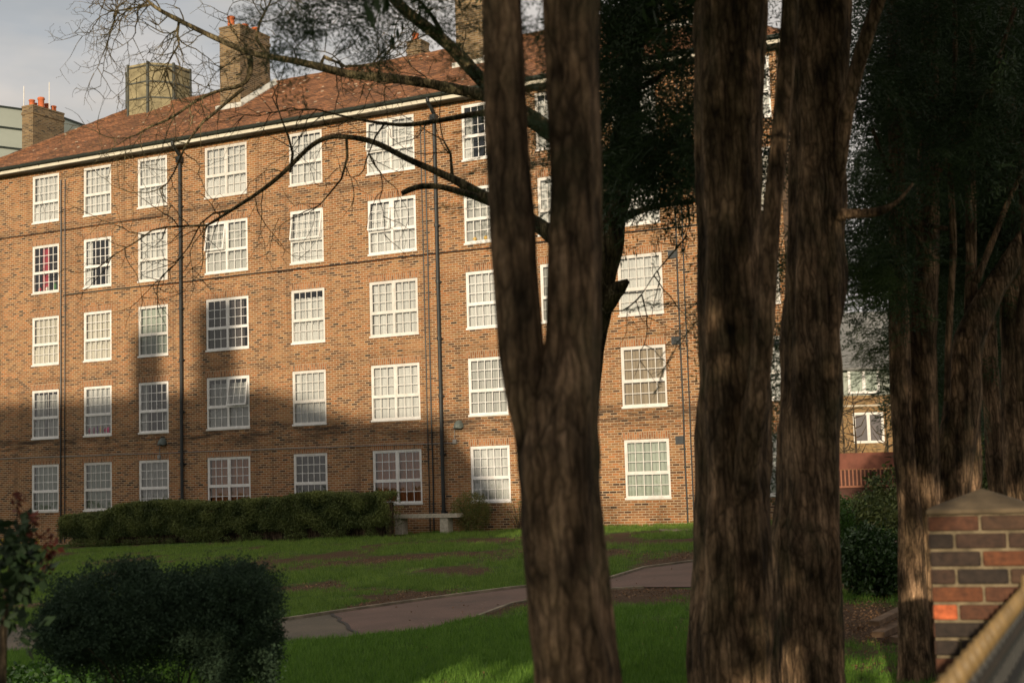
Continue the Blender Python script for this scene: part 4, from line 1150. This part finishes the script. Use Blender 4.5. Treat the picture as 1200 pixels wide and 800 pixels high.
scatter('foliage', BALL, np.array(cl), M['hedge'], hr, 0.9, 2.1, 0.2, np.clip(np.array(HT), 0, 1))
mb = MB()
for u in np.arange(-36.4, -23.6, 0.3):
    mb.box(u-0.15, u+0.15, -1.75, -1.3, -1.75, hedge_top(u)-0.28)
ho = mb.build('dark_core', M['bark_dark'], None, (0, 0, 0))  # solid dark boxes added as the hedge's shaded core
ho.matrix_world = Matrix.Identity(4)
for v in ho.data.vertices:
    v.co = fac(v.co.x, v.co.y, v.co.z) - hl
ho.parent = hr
# climber by the drainpipe
pl = fac(-21.5, -0.45, -1.5)
P = ellipsoid(900, fac(-21.35, -0.5, -0.95), (0.66, 0.35, 0.62))
shrub('climber_shrub', pl, 'small reddish green shrub at the foot of the right drainpipe behind the bench end', 'shrub', P, BALL, 'autumn', 6, 0.012, 0.4, 0.9)
pl = fac(-19.7, -0.5, -1.5)
P = ellipsoid(160, fac(-19.7, -0.5, -1.0), (0.6, 0.3, 0.5))
shrub('climber_shrub', pl, 'thin twiggy shrub by the wall under the window beside the forked trunk', 'shrub', P, BALL_S, 'autumn', 14, 0.01, 0.5, 1.0)

# foreground bluish bush, two lobes over bare stems
bp = at(195, 760, 9.2); loc = Vector((bp.x, 9.2, gz(bp.x, 9.2)))
def lobe(x0, x1, y0, y1, n, Yc, dY):
    c = at((x0+x1)/2, (y0+y1)/2, Yc); s_x = (x1-x0)/2/F*Yc; s_z = (y1-y0)/2/F*Yc
    return ellipsoid(n, c, (s_x, dY, s_z), hollow=0.55)
P = np.vstack([lobe(98,190,653,745,1300,9.3,.42), lobe(175,334,646,745,2000,9.2,.5), lobe(232,334,650,800,1500,9.0,.4), lobe(58,200,690,768,1500,9.0,.45), lobe(120,300,680,762,1500,9.1,.5), lobe(40,120,700,762,500,9.0,.3), lobe(255,325,740,830,700,9.0,.3)])
P = np.vstack([P, lobe(185,245,668,760,700,9.1,.4), lobe(60,110,690,745,500,9.2,.35)])
P = np.vstack([P, pxregion(3200, 66, 332, 668, 768, 8.7, 9.6), pxregion(900, 236, 334, 655, 800, 8.7, 9.5), pxregion(500, 105, 188, 652, 680, 8.9, 9.5), pxregion(420, 90, 250, 750, 812, 8.8, 9.6)])
P = P + RNG.normal(0, 0.022, P.shape)
P[:, 2] -= 0.04; P[:, 0] -= 0.04
P = clump_filter(P, 3.6, -0.13, 3)
shrub('garden_bush', loc, 'rounded blue green bush in the left foreground on bare branching stems', 'bush', P, BALL_S, 'bush', 16, 0.011, 0.75, 0.8, 0.8, 1.4)
# leafy plant at the left edge
pp = at(4, 760, 6.2); loc = Vector((pp.x, 6.2, gz(pp.x, 6.2)))
LEAF = t_ball(4, 0.03, 0.06, 0.04, 9)
P = []
for (x, y, s, n) in ((20,650,16,40),(8,690,16,40),(28,672,14,26),(5,720,10,18),(30,620,8,10),(48,668,8,8),(38,745,8,8),(12,640,14,20)):
    for _ in range(int(n*.6)): P.append(tuple(at(x + random.gauss(0, s*.7), y + random.gauss(0, s*.6), 6.2 + random.uniform(-.15, .15))))
rs = shrub('rose_bush', loc, 'leafy plant with dark leaves and red young shoots at the left edge', 'plant', np.array(P), LEAF, 'rose', 2, 0.012, 0.05, 0.8, 0.7, 1.2)
P = []
mb = MB()
for (x, y) in ((28,602),(55,640),(66,648),(20,590),(35,612),(58,655),(44,625)):
    tip = at(x, y, 6.2); b = at(8 + x*0.2, 700, 6.2)
    mb.tube([b - loc, (b+tip)/2 + Vector((0.02, 0, -0.02)) - loc, tip - loc], [0.005, 0.004, 0.002], 4)
    for _ in range(5): P.append(tuple(tip + Vector((random.gauss(0, .012), random.gauss(0, .02), random.gauss(0, .03)))))
p0 = at(4, 800, 6.2)
mb.tube([Vector((0, 0, -0.05)), at(3, 800, 6.2)-loc, at(4, 740, 6.2)-loc, at(8, 690, 6.2)-loc, at(16, 640, 6.2)-loc], [0.018, 0.017, 0.016, 0.013, 0.006], 8)
mb.build('stalks', M['bark_dark'], rs)
scatter('red_leaves', t_ball(4, 0.015, 0.035, 0.014, 12), np.array(P), M['redleaf'], rs, 0.8, 1.3, 0.2)
# shrub on the right beyond the path
sp2 = at(1020, 640, 17.5); loc = Vector((sp2.x, 17.5, gz(sp2.x, 17.5)))
P = np.vstack([ellipsoid(900, (loc.x, 17.5, loc.z+0.42), (0.42, 0.4, 0.42)), ellipsoid(200, (loc.x+.25, 17.4, loc.z+0.35), (0.4, 0.4, 0.35))])
shrub('laurel_shrub', loc, 'glossy dark evergreen shrub left of the yew, in front of the red brown fence', 'shrub', P, t_ball(12, 0.08, 0.06, 0.03, 6), 'glossy', 8, 0.012, 0.3, 0.7)
sp2 = at(985, 600, 26); loc = Vector((sp2.x, 26, gz(sp2.x, 26)))
P = ellipsoid(300, (loc.x-.1, 26, loc.z+0.55), (0.35, 0.4, 0.55))
shrub('laurel_shrub', loc, 'upright bright green shrub behind the right edge of the second furrowed trunk', 'shrub', P, t_ball(12, 0.08, 0.06, 0.03, 6), 'ivy', 8, 0.012, 0.3, 1.0)
# low dark planting beyond, behind the yew
for i, (px, Y, w, h, lab) in enumerate(((1120, 24, 1.6, 1.7, 'dark rounded shrub seen low between the yew stems'), (1195, 20, 1.5, 1.9, 'dark shrub at the right edge behind the brick pier'), (1050, 34, 1.6, 0.8, 'low dark shrub at the foot of the red brown fence'))):
    p = at(px, 600, Y); loc = Vector((p.x, Y, gz(p.x, Y)))
    P = ellipsoid(700, (loc.x, Y, loc.z + h*0.5), (w, 0.8, h*0.55))
    shrub('evergreen_shrub', loc, lab, 'shrub', P, t_ball(12, 0.12, 0.09, 0.045, 7), 'hedge', 8, 0.02, w*0.6, h*0.8)

# ------------------------------------------------------------------ grass, ground cover, litter (stuff)
bl = []
bf = []
rg = np.random.default_rng(2)
for i in range(7):
    a = rg.uniform(0, 6.28); b = np.array([rg.normal(0, .025), rg.normal(0, .025), 0]); h = rg.uniform(.03, .07); lean = rg.uniform(.2, .9)*h
    s = np.array([math.cos(a), math.sin(a), 0]); w = 0.0032; tip = b + np.array([-math.sin(a)*lean, math.cos(a)*lean, h])
    k = len(bl); bl += [b - s*w, b + s*w, tip + s*w*0.2]; bf.append((k, k+1, k+2))
GRASS = (np.array(bl), np.array(bf))
def scatter_ground(n, x0, x1, Y0, Y1, test, rng=RNG, power=1.0):
    out = []
    while len(out) < n:
        Y = Y0 + (Y1-Y0)*rng.uniform()**power
        px = rng.uniform(x0, x1); X = (px-600)/F*Y
        if test(X, Y, rng.uniform()): out.append((X, Y, gz(X, Y)))
    return np.array(out)
def lawn_test(X, Y, r):
    a, b = path_side(X, Y)
    if a < 0.03 and b < 0.03: return False
    if X > rail_x(Y) - 0.05 and Y < 12: return False
    u = X*TV.x + Y*TV.y; d = X*NV.x + Y*NV.y - DIST
    if d > -0.05: return False
    return r > dirt_at(X, Y)*1.6
P = scatter_ground(52000, -60, 1150, 10.2, 24, lawn_test, power=1.3)
r3 = empty('lawn_grass', (0, 0, 0)); bpy.data.objects.remove(r3)
g_ = scatter('grass', GRASS, P[P[:, 1] < 17.5], M['grassnear'], None, 0.7, 1.5, 0.9); tag(g_, 'lush green grass on the near side of the path', 'grass', kind='stuff')
g_ = scatter('lawn_grass', GRASS, P[P[:, 1] >= 17.5], M['grassblade'], None, 0.7, 1.5, 0.9); tag(g_, 'short yellowish grass of the lawn with worn bare patches', 'grass', kind='stuff')
P = scatter_ground(26000, -60, 1150, 24, 46, lawn_test)
g_ = scatter('far_grass', GRASS, P, M['grassblade'], None, 1.0, 2.0, 0.9); tag(g_, 'grass of the far lawn below the hedge and bench', 'grass', kind='stuff')
# leafy ground cover lower left
def cov(X, Y, r):
    px = 600 + X/Y*F
    return r < max(0, 1 - abs(px-60)/140) and not (X > rail_x(Y))
P = scatter_ground(2600, -40, 230, 9.0, 13.2, cov)
P[:, 2] += RNG.uniform(0.02, 0.22, len(P))
g_ = scatter('ground_cover', t_ball(5, 0.05, 0.06, 0.045, 8), P, M['ivy'], None, 0.7, 1.3, 0.5); tag(g_, 'bright green leafy ground cover under the foreground bush', 'ground cover', kind='stuff')
def lit(X, Y, r):
    px = 600 + X/Y*F
    d = dirt_at(X, Y)
    a, b = path_side(X, Y)
    if px > 985: return r < 0.9*d + 0.1 and Y < 18
    return r < (d-0.25)*0.8 and not (a < 0 and b < 0 and r > 0.02)
P = scatter_ground(5200, 0, 1060, 11.2, 32, lit); P[:, 2] += RNG.uniform(0.008, 0.03, len(P))
g_ = scatter('leaf_litter', t_ball(2, 0.04, 0.045, 0.03, 8), P, M['litter'], None, 0.5, 1.1, 0.75); tag(g_, 'brown fallen leaves and wood chips strewn beside the path and under the yew', 'fallen leaves', kind='stuff')
# small yellow flowers by the wall at the far left
for i, px in enumerate((3, 10, 24, 36, 42)):
    p = on_ground(px, 652); p = Vector((p.x, p.y, gz(p.x, p.y)))
    r = empty('daffodil', p, 0, 'small clump of yellow flowers in the grass by the wall at the far left', 'flower', 'yellow flowers at the far left')
    scatter('petals', t_ball(10, 0.09, 0.07, 0.05, 30+i), np.array([tuple(p + Vector((random.uniform(-.15, .15), 0, 0.45 + random.uniform(-.06, .06)))) for _ in range(3)]), M['yellow'], r)
    mb = MB()
    for k in range(6): mb.tube([(random.uniform(-.1, .1), 0, -0.03), (random.uniform(-.14, .14), 0, 0.42)], 0.008, 4)
    mb.build('stems', M['ivy'], r)
# old planks and a stone under the yew
lp = on_ground(1035, 680); base = Vector((lp.x, lp.y, gz(lp.x, lp.y)))
wood = simple('old plank wood', (0.16, 0.10, 0.06), 0.9, 0.4, 8, 0.4)
for i, (a, b, w, h, lab) in enumerate((((1008,676,13.2,.14),(1062,656,14.4,.2), .10, .04, 'weathered plank lying uppermost on the pile by the yew'),
                                       ((1012,684,13.0,.06),(1066,664,14.0,.12), .12, .05, 'weathered plank lying in the middle of the pile by the yew'),
                                       ((1030,690,12.9,.02),(1072,680,13.2,.05), .10, .05, 'weathered plank lying lowest at the front of the pile by the yew'))):
    pa = (a[0]-600)/F*a[2]; pb = (b[0]-600)/F*b[2]
    A3 = Vector((pa, a[2], gz(pa, a[2])+a[3]+.03)); B3 = Vector((pb, b[2], gz(pb, b[2])+b[3]+.03))
    mb = MB(); mb.bar(A3-A3, B3-A3, w, h); tag(mb.build('plank', wood, None, loc=A3), lab, 'plank', 'old planks under the yew')
mb = MB(); mb.box(-.09, .09, -.06, .06, 0, .13)
p = on_ground(1026, 682); o = mb.build('loose_brick', M['terracotta'], None, loc=(p.x, p.y, gz(p.x, p.y))); o.rotation_euler = (0.2, 0, .5); tag(o, 'sunlit orange brick end leaning among the planks under the yew', 'brick')

# ------------------------------------------------------------------ brick pier and railing
_pc = at(1155, 640, 6.1).x + 0.07
PX0, PX1, PY0 = _pc - 0.225, _pc + 0.225, 6.1
pz = gz(2, 6.1); capz = EYE - 0.205
pier = empty('brick_pier', ((PX0+PX1)/2, PY0+0.22, pz), 0, 'dark brick gate pier with a pyramid stone cap at the right edge', 'pier')
PO = tuple(pier.location)
pier.rotation_euler = (0, 0, -math.radians(18.4))
mb = MB(); rr = random.Random(4)
cols = [(0.04,0.020,0.012),(0.075,0.028,0.013),(0.022,0.014,0.010),(0.055,0.028,0.015),(0.11,0.036,0.013),(0.04,0.021,0.012),(0.03,0.017,0.011)]
z = capz - 0.075; row = 0
while z > pz - 0.1:
    off = row % 2
    def brickrow(x0, x1, axis):
        x = x0
        lens = [0.1075, 0.215, 0.215, 0.215] if off else [0.215]*4
        for L in lens:
            e = min(x + L, x1)
            if e - x < 0.03: break
            c = rr.choice(cols)
            if row == 5 and axis == 0 and x == x0: c = (0.42, 0.10, 0.035)
            if rr.random() < 0.07: c = (0.20, 0.06, 0.025)
            j = rr.uniform(-0.002, 0.002)
            if axis == 0: mb.box(x, e-0.010, PY0-0.004+j, PY0+0.02, z+0.005, z+0.0675, c)
            elif axis == 1: mb.box(PX0-0.004+j, PX0+0.02, PY0+(x-x0), PY0+(e-x0)-0.010, z+0.005, z+0.0675, c)
            x = e
    brickrow(PX0, PX1, 0); brickrow(PX0+0.024, PX1, 1)
    z -= 0.075; row += 1
t = NT('dark pier brick')
a_ = t.n('ShaderNodeAttribute', attribute_name='tint'); nn = t.noise(t.n('ShaderNodeNewGeometry').outputs['Position'], 30, 5)
t.l(t.mix(1.0, a_.outputs['Color'], t.ramp(nn, [(0.3, (0.6,0.6,0.6)), (0.7, (1.5,1.5,1.5))]), 'MULTIPLY'), t.b.inputs['Base Color']); t.set(Roughness=0.85)
t.bump(nn, 0.5, 0.01)
M['pier_brick'] = t.m
o = mb.build('brickwork', M['pier_brick'], pier, PO)
bv = o.modifiers.new('Bevel', 'BEVEL'); bv.width = 0.007; bv.segments = 2; bv.limit_method = 'ANGLE'
mb = MB(); mb.box(PX0+0.002, PX1-0.002, PY0+0.006, PY0+0.44, pz-0.1, capz-0.001); mb.build('mortar_core', simple('lime mortar', (0.17, 0.135, 0.085), 0.95, 0.5, 20, 0.6), pier, PO)
mb = MB(); w = 0.008
x0, x1, y0, y1 = PX0-w, PX1+w, PY0-w-0.01, PY0+0.45+w
cxm, cym = (x0+x1)/2, (y0+y1)/2
v0 = [(x0,y0,capz),(x1,y0,capz),(x1,y1,capz),(x0,y1,capz),(x0,y0,capz+.02),(x1,y0,capz+.02),(x1,y1,capz+.02),(x0,y1,capz+.02),(cxm,cym,capz+.105)]
mb.v = v0; mb.f = [(0,3,2,1),(0,1,5,4),(1,2,6,5),(2,3,7,6),(3,0,4,7),(4,5,8),(5,6,8),(6,7,8),(7,4,8)]; mb.c = [None]*9
o = mb.build('cap', simple('mossy stone cap', (0.095, 0.07, 0.042), 0.9, 0.6, 7, 0.5), pier, PO)
bv = o.modifiers.new('Bevel', 'BEVEL'); bv.width = 0.008; bv.segments = 2

def railing(Ya, Yb, label):
    rl = Vector((rail_x(Ya), Ya, gz(rail_x(Ya), Ya)))
    r = empty('railing', rl, 0, label, 'railing', 'iron railings along the pavement')
    iron = M['iron']
    zt, z2 = EYE - 0.35, EYE - 0.46
    d = Vector((0.432, 1, 0)).normalized(); L = (Yb-Ya)/d.y
    A3 = Vector((rail_x(Ya), Ya, 0)); B3 = Vector((rail_x(Yb), Yb, 0))
    mb = MB(); mb.bar(A3 + Vector((0,0,zt-.055)), B3 + Vector((0,0,zt-.055)), 0.045, 0.014); mb.build('top_rail', M['iron'], r, tuple(rl))
    mb = MB(); mb.bar(A3 + Vector((0,0,z2-.03)), B3 + Vector((0,0,z2-.03)), 0.045, 0.014); mb.build('lower_rail', iron, r, tuple(rl))
    n = int(L/0.105)
    for k in range(n):
        p = A3 + d*(k+0.5)*L/n; g0 = gz(p.x, p.y)
        mb = MB(); mb.tube([(p.x, p.y, g0-0.02), (p.x, p.y, zt-0.028)], [0.0085, 0.0085], 8)
        mb.build('picket', M['iron'], r, tuple(rl))
        mb = MB(); mb.lathe(p.x, p.y, [(0.009, zt-.028), (0.015, zt-.014), (0.013, zt+.002), (0.003, zt+.022)], 8); mb.build('finial', M['rail'], r, tuple(rl), True)
    return r
M['iron'] = simple('black painted iron', (0.018, 0.018, 0.017), 0.45, 0.3, 10)
M['rail'] = simple('tan finial', (0.20, 0.13, 0.05), 0.5, 0.3, 10, spec=0.5)  # finials and post tan, pickets and rails black
R1 = railing(-3.0, 5.75, 'iron railing with spiked pickets running from the bottom edge up to the brick pier')
mb = MB(); p = Vector((rail_x(4.05), 4.05, 0)); mb.tube([(p.x, p.y, 0.0), (p.x, p.y, EYE-0.36), (p.x, p.y, EYE-0.31)], [0.02, 0.02, 0.012], 8)
mb.build('post', M['rail'], R1, tuple(R1.location))
railing(6.7, 12.0, 'iron railing continuing on the far side of the brick pier')
# dark sheet standing against the railing on the street side
mb = MB(); A3 = Vector((rail_x(4.3)+0.07, 4.3, 0)); d = Vector((0.432, 1, 0)).normalized(); B3 = A3 + d*1.3
mb.bar((A3.x, A3.y, 0.6), (B3.x, B3.y, 0.6), 0.02, 1.13)
tag(mb.build('metal_sheet', simple('speckled dark grey sheet', (0.07, 0.066, 0.062), 0.6, 0.3, 60), None), 'speckled dark grey metal sheet on the street side of the railing, lower right', 'metal sheet')

# ------------------------------------------------------------------ houses beyond, fence, far block
HY = 82.0
def hx(px): return at(px, 500, HY).x
def hz(py, px=1015): return at(px, py, HY).z
hx0 = hx(960); hroot = empty('terraced_house', (hx(1015), HY, gz(hx(1015), 60)), 0, 'distant brick house with grey slate roof seen between the trunks on the right', 'building')
HO = tuple(hroot.location)
zE = hz(431); zR = hz(355)
wl = MB()
WIN = []
for k in range(5):
    WIN += [(hx(1000)+k*4.4, hx(1036)+k*4.4, hz(519), hz(483))]
dorm = [(hx(996)+k*4.4, hx(1033)+k*4.4, hz(461), hz(432)) for k in range(5)]
xs_ = sorted({hx0, hx0+26} | {w[0] for w in WIN} | {w[1] for w in WIN}); zs_ = [HO[2]-0.5, hz(519), hz(483), hz(463)]
for i in range(len(xs_)-1):
    for j in range(3):
        if j == 1 and any(abs(w[0]-xs_[i]) < 1e-4 for w in WIN): continue
        wl.quad((xs_[i], HY, zs_[j]), (xs_[i+1], HY, zs_[j]), (xs_[i+1], HY, zs_[j+1]), (xs_[i], HY, zs_[j+1]))
wl.quad((hx0, HY, HO[2]-.5), (hx0, HY, zs_[3]), (hx0, HY+9, zs_[3]), (hx0, HY+9, HO[2]-.5)); wl.quad((hx0+26, HY, HO[2]-.5), (hx0+26, HY+9, HO[2]-.5), (hx0+26, HY+9, zs_[3]), (hx0+26, HY, zs_[3]))
wl.quad((hx0, HY+9, HO[2]-.5), (hx0, HY+9, zs_[3]), (hx0+26, HY+9, zs_[3]), (hx0+26, HY+9, HO[2]-.5))
wl.build('wall', M['far_brick'], hroot, HO)
b2 = MB(); b2.box(hx0, hx0+26, HY-0.04, HY-0.005, hz(476), hz(474)); b2.build('string_course', M['stone'], hroot, HO)
g3 = MB(); g3.quad((hx0, HY+0.12, zs_[3]), (hx0+26, HY+0.12, zs_[3]), (hx0+26, HY+0.12, zE), (hx0, HY+0.12, zE)); g3.build('hung_tiles', M['clad'], hroot, HO)
rf = MB(); rf.quad((hx0-.4, HY-0.35, zE), (hx0+26.4, HY-0.35, zE), (hx0+26.4, HY+4.6, zR), (hx0-.4, HY+4.6, zR)); rf.quad((hx0-.4, HY+4.6, zR), (hx0+26.4, HY+4.6, zR), (hx0+26.4, HY+9.4, zE), (hx0-.4, HY+9.4, zE))
rf.box(hx0-.4, hx0+26.4, HY-0.4, HY-0.3, zE-0.12, zE-0.005)
rf.build('roof', M['slate'], hroot, HO)
for (a, b, lo, hi) in WIN + dorm:
    mb = MB(); y = HY+0.0; dd = (a, b, lo, hi) in dorm
    if dd: y = HY-0.12
    mb.box(a, a+.14, y, y+.08, lo, hi); mb.box(b-.14, b, y, y+.08, lo, hi); mb.box(a+.14, b-.14, y, y+.08, lo, lo+.14); mb.box(a+.14, b-.14, y, y+.08, hi-.14, hi)
    mb.box((a+b)/2-.09, (a+b)/2+.09, y, y+.08, lo+.14, hi-.14)
    w = mb.build('window', M['white'], hroot, HO)
    g_ = MB(); g_.quad((a+.1, y+.05, lo+.1), (b-.1, y+.05, lo+.1), (b-.1, y+.05, hi-.1), (a+.1, y+.05, hi-.1)); g_.build('pane', M['glass'], w, HO)
    c_m = MB(); c_m.quad((a+.1, y+.085, lo+.1), (b-.1, y+.085, lo+.1), (b-.1, y+.085, hi-.1), (a+.1, y+.085, hi-.1)); c_m.build('curtain', CUR['green' if dd else 'dusk'], w, HO)
# fence
FY = 58
fx0, fx1 = at(975, 550, FY).x, at(1215, 550, FY).x
fr = empty('garden_fence', ((fx0+fx1)/2, FY, gz(fx0, FY)), 0, 'long red brown fence with a slatted lower half in front of the distant house', 'fence')
FO = tuple(fr.location)
redw = simple('red brown stained timber', (0.16, 0.055, 0.035), 0.8, 0.2, 4)
mb = MB(); mb.box(fx0, fx1, FY, FY+.06, at(1020, 549, FY).z, at(1020, 530, FY).z); mb.build('panel', redw, fr, FO)
zb, zt2 = at(1020, 569, FY).z, at(1020, 549, FY).z
mb = MB(); mb.box(fx0, fx1, FY+.03, FY+.05, gz(fx0, FY)-.1, zt2-.02); mb.build('backing', simple('dark red backing', (0.07, 0.03, 0.022), 0.9), fr, FO)
mb = MB()
x = fx0
while x < fx1: mb.box(x, x+.06, FY-.03, FY+.0, zb, zt2); x += .16
mb.box(fx0, fx1, FY-.06, FY-.032, zb-.05, zb+.03); mb.build('slats', simple('pale red timber slats', (0.24, 0.10, 0.06), 0.8), fr, FO)
# small espalier trees in front of the house
for i, px in enumerate((990, 1004, 1041)):
    p = at(px, 560, 70); loc = Vector((p.x, 70, gz(p.x, 60)))
    mb = MB(); rr = random.Random(i); H_ = at(px, 462, 70).z - loc.z
    mb.tube([(0, 0, 0), (0.05, 0, H_*.5), (0, 0, H_)], [.07, .05, .02], 6)
    for k in range(16):
        z0 = H_*rr.uniform(.35, .95); s_ = rr.choice((-1, 1)); L = rr.uniform(.3, .9)
        mb.tube([(0, 0, z0), (s_*L*.6, 0, z0+.15), (s_*L, 0, z0+.6)], [.03, .025, .012], 4)
    r = empty('young_tree', loc, 0, ('thin bare young tree at the left edge of the distant house', 'thin bare young tree left of the distant lower window', 'thin bare young tree right of the distant lower window')[i], 'tree', 'bare young trees by the distant house')
    mb.build('trunk', M['bark_dark'], r)
# far pale block at upper left
FB = 105.0
p1 = at(-60, 138, FB); p2 = at(60, 128, FB); p3 = at(120, 168, FB+22)
br_ = empty('distant_block', (p2.x, FB, 0), 0, 'pale grey green clad block with thin dark floor lines behind the left chimney', 'building')
mb = MB(); top = at(26, 133, FB).z
A3, B3, C3 = Vector((p1.x, FB-6, 0)), Vector((p2.x, FB, 0)), Vector((p2.x+9, FB+26, 0))
D3 = Vector((p1.x-2, FB+24, 0))
q = [A3, B3, C3, D3]
for i in range(4):
    a, b = q[i], q[(i+1) % 4]
    mb.quad((a.x, a.y, -1), (b.x, b.y, -1), (b.x, b.y, top), (a.x, a.y, top))
mb.poly([(a.x, a.y, top) for a in q])
mb.build('wall', M['clad'], br_, tuple(br_.location))
mb = MB()
for dz in (0.06, 1.6, 3.1, 4.6, 6.1):
    for a, b in ((A3, B3), (B3, C3)): mb.bar((a.x, a.y-.03, top-dz), (b.x, b.y-.03, top-dz), .12, .13)
mb.build('floor_lines', M['gutter_dark'], br_, tuple(br_.location))

# ------------------------------------------------------------------ behind the camera: the opposite block, and trees added to shade the garden
# the opposite block: its ridge and two stacks throw the shadow on the lower storeys
YN = -33.0
def toward_sun(P, Y):
    return P + SUN * ((Y - P.y)/SUN.y)
ridge = [(-48,3.55),(-40,3.45),(-36,3.4),(-33,3.4),(-30,3.4),(-28.6,3.1),(-25.7,2.1),(-22.5,1.9),(-20.5,-0.5)]
pts = [toward_sun(fac(u, 0, v), YN) for u, v in ridge]
nb = empty('opposite_block', (pts[3].x, YN, 0), 0, 'brick block of flats across the street behind the camera with two chimney stacks', 'building')
NO = tuple(nb.location)
mb = MB(); rfm = MB()
for a, b in zip(pts[:-1], pts[1:]):
    ea, eb = a.z-2.6, b.z-2.6
    rfm.quad((a.x, YN+5, ea), (b.x, YN+5, eb), (b.x, YN, b.z), (a.x, YN, a.z)); rfm.quad((a.x, YN-5, ea), (a.x, YN, a.z), (b.x, YN, b.z), (b.x, YN-5, eb))
    mb.quad((a.x, YN+4.6, -1), (b.x, YN+4.6, -1), (b.x, YN+4.6, eb), (a.x, YN+4.6, ea)); mb.quad((a.x, YN-4.6, -1), (a.x, YN-4.6, ea), (b.x, YN-4.6, eb), (b.x, YN-4.6, -1))
a = pts[-1]; mb.quad((a.x, YN-4.6, -1), (a.x, YN-4.6, a.z), (a.x, YN+4.6, a.z), (a.x, YN+4.6, -1)); a = pts[0]; mb.quad((a.x, YN-4.6, -1), (a.x, YN+4.6, -1), (a.x, YN+4.6, a.z-2), (a.x, YN-4.6, a.z-2))
mb.build('wall', M['far_brick'], nb, NO); rfm.build('roof', M['tile'], nb, NO)
for (u0, u1, v) in ((-35.3, -34.1, 5.6), (-32.4, -30.8, 6.4)):
    a, b = toward_sun(fac(u0, 0, v), YN), toward_sun(fac(u1, 0, v), YN)
    mb = MB(); mb.box(a.x, b.x, YN-.5, YN+.5, a.z-4, a.z); mb.build('chimney', M['chimney_brick'], nb, NO)
# unseen trees added to keep the sun off trunks and lawn
G_ST = 'added shade trees behind the camera'
for i, (x, y, z0, z1, rx, n) in enumerate(((-10,-5,3.7,8.6,3.1,900),(-5.6,-6,4.1,8.8,3.2,900),(-1.2,-5.5,3.72,9.0,3.2,1000),(3.2,-5,4.15,9.2,3.2,1000),(7.8,-4.5,3.2,9.6,3.2,1000))):
    loc = Vector((x, y, gz(x, y)))
    t_ = add_tree('added_shade_tree', loc, ['added leafy shade tree farthest to the left behind the camera', 'added leafy shade tree second from the left behind the camera', 'added leafy shade tree directly behind the camera', 'added leafy shade tree right of the one directly behind the camera', 'added leafy shade tree farthest to the right behind the camera'][i], 'tree', G_ST,
                  [trunk_mesh([(loc, .2), (loc+Vector((0,0,3)), .15), (loc+Vector((0,0,7)), .06)], 12, .05, 4, i, .3)], M['bark_dark'])
    P = ellipsoid(n, (x, y, (z0+z1)/2 - 0.5), (rx, 1.8, (z1-z0)/2 + 0.7))
    P[:, 2] = np.where(P[:, 2] < z0, z0 + (z0 - P[:, 2])*0.6, P[:, 2])
    keep = ~(((P[:, 0] > -0.95) & (P[:, 0] < 0.7) & (P[:, 2] < 4.9)) | ((P[:, 0] > -0.25) & (P[:, 0] < 0.75) & (P[:, 2] < 5.4)))  # openings cut in the crowns so sun reaches the yew stems
    P = P[keep]
    if i == 1: P = np.vstack([P, ellipsoid(110, (-5.9, -5.5, 3.5), (1.1, 1.1, 0.75))])  # extra lumps added to keep sun off the bush
    if i == 2: P = np.vstack([P, ellipsoid(60, (-2.3, -5.5, 3.55), (0.6, 1.0, 0.4))])  # extra lumps added to keep sun off the forked trunk
    scatter('crown', LUMP, P, M['needle'], t_, 0.9, 1.4, 0.2)
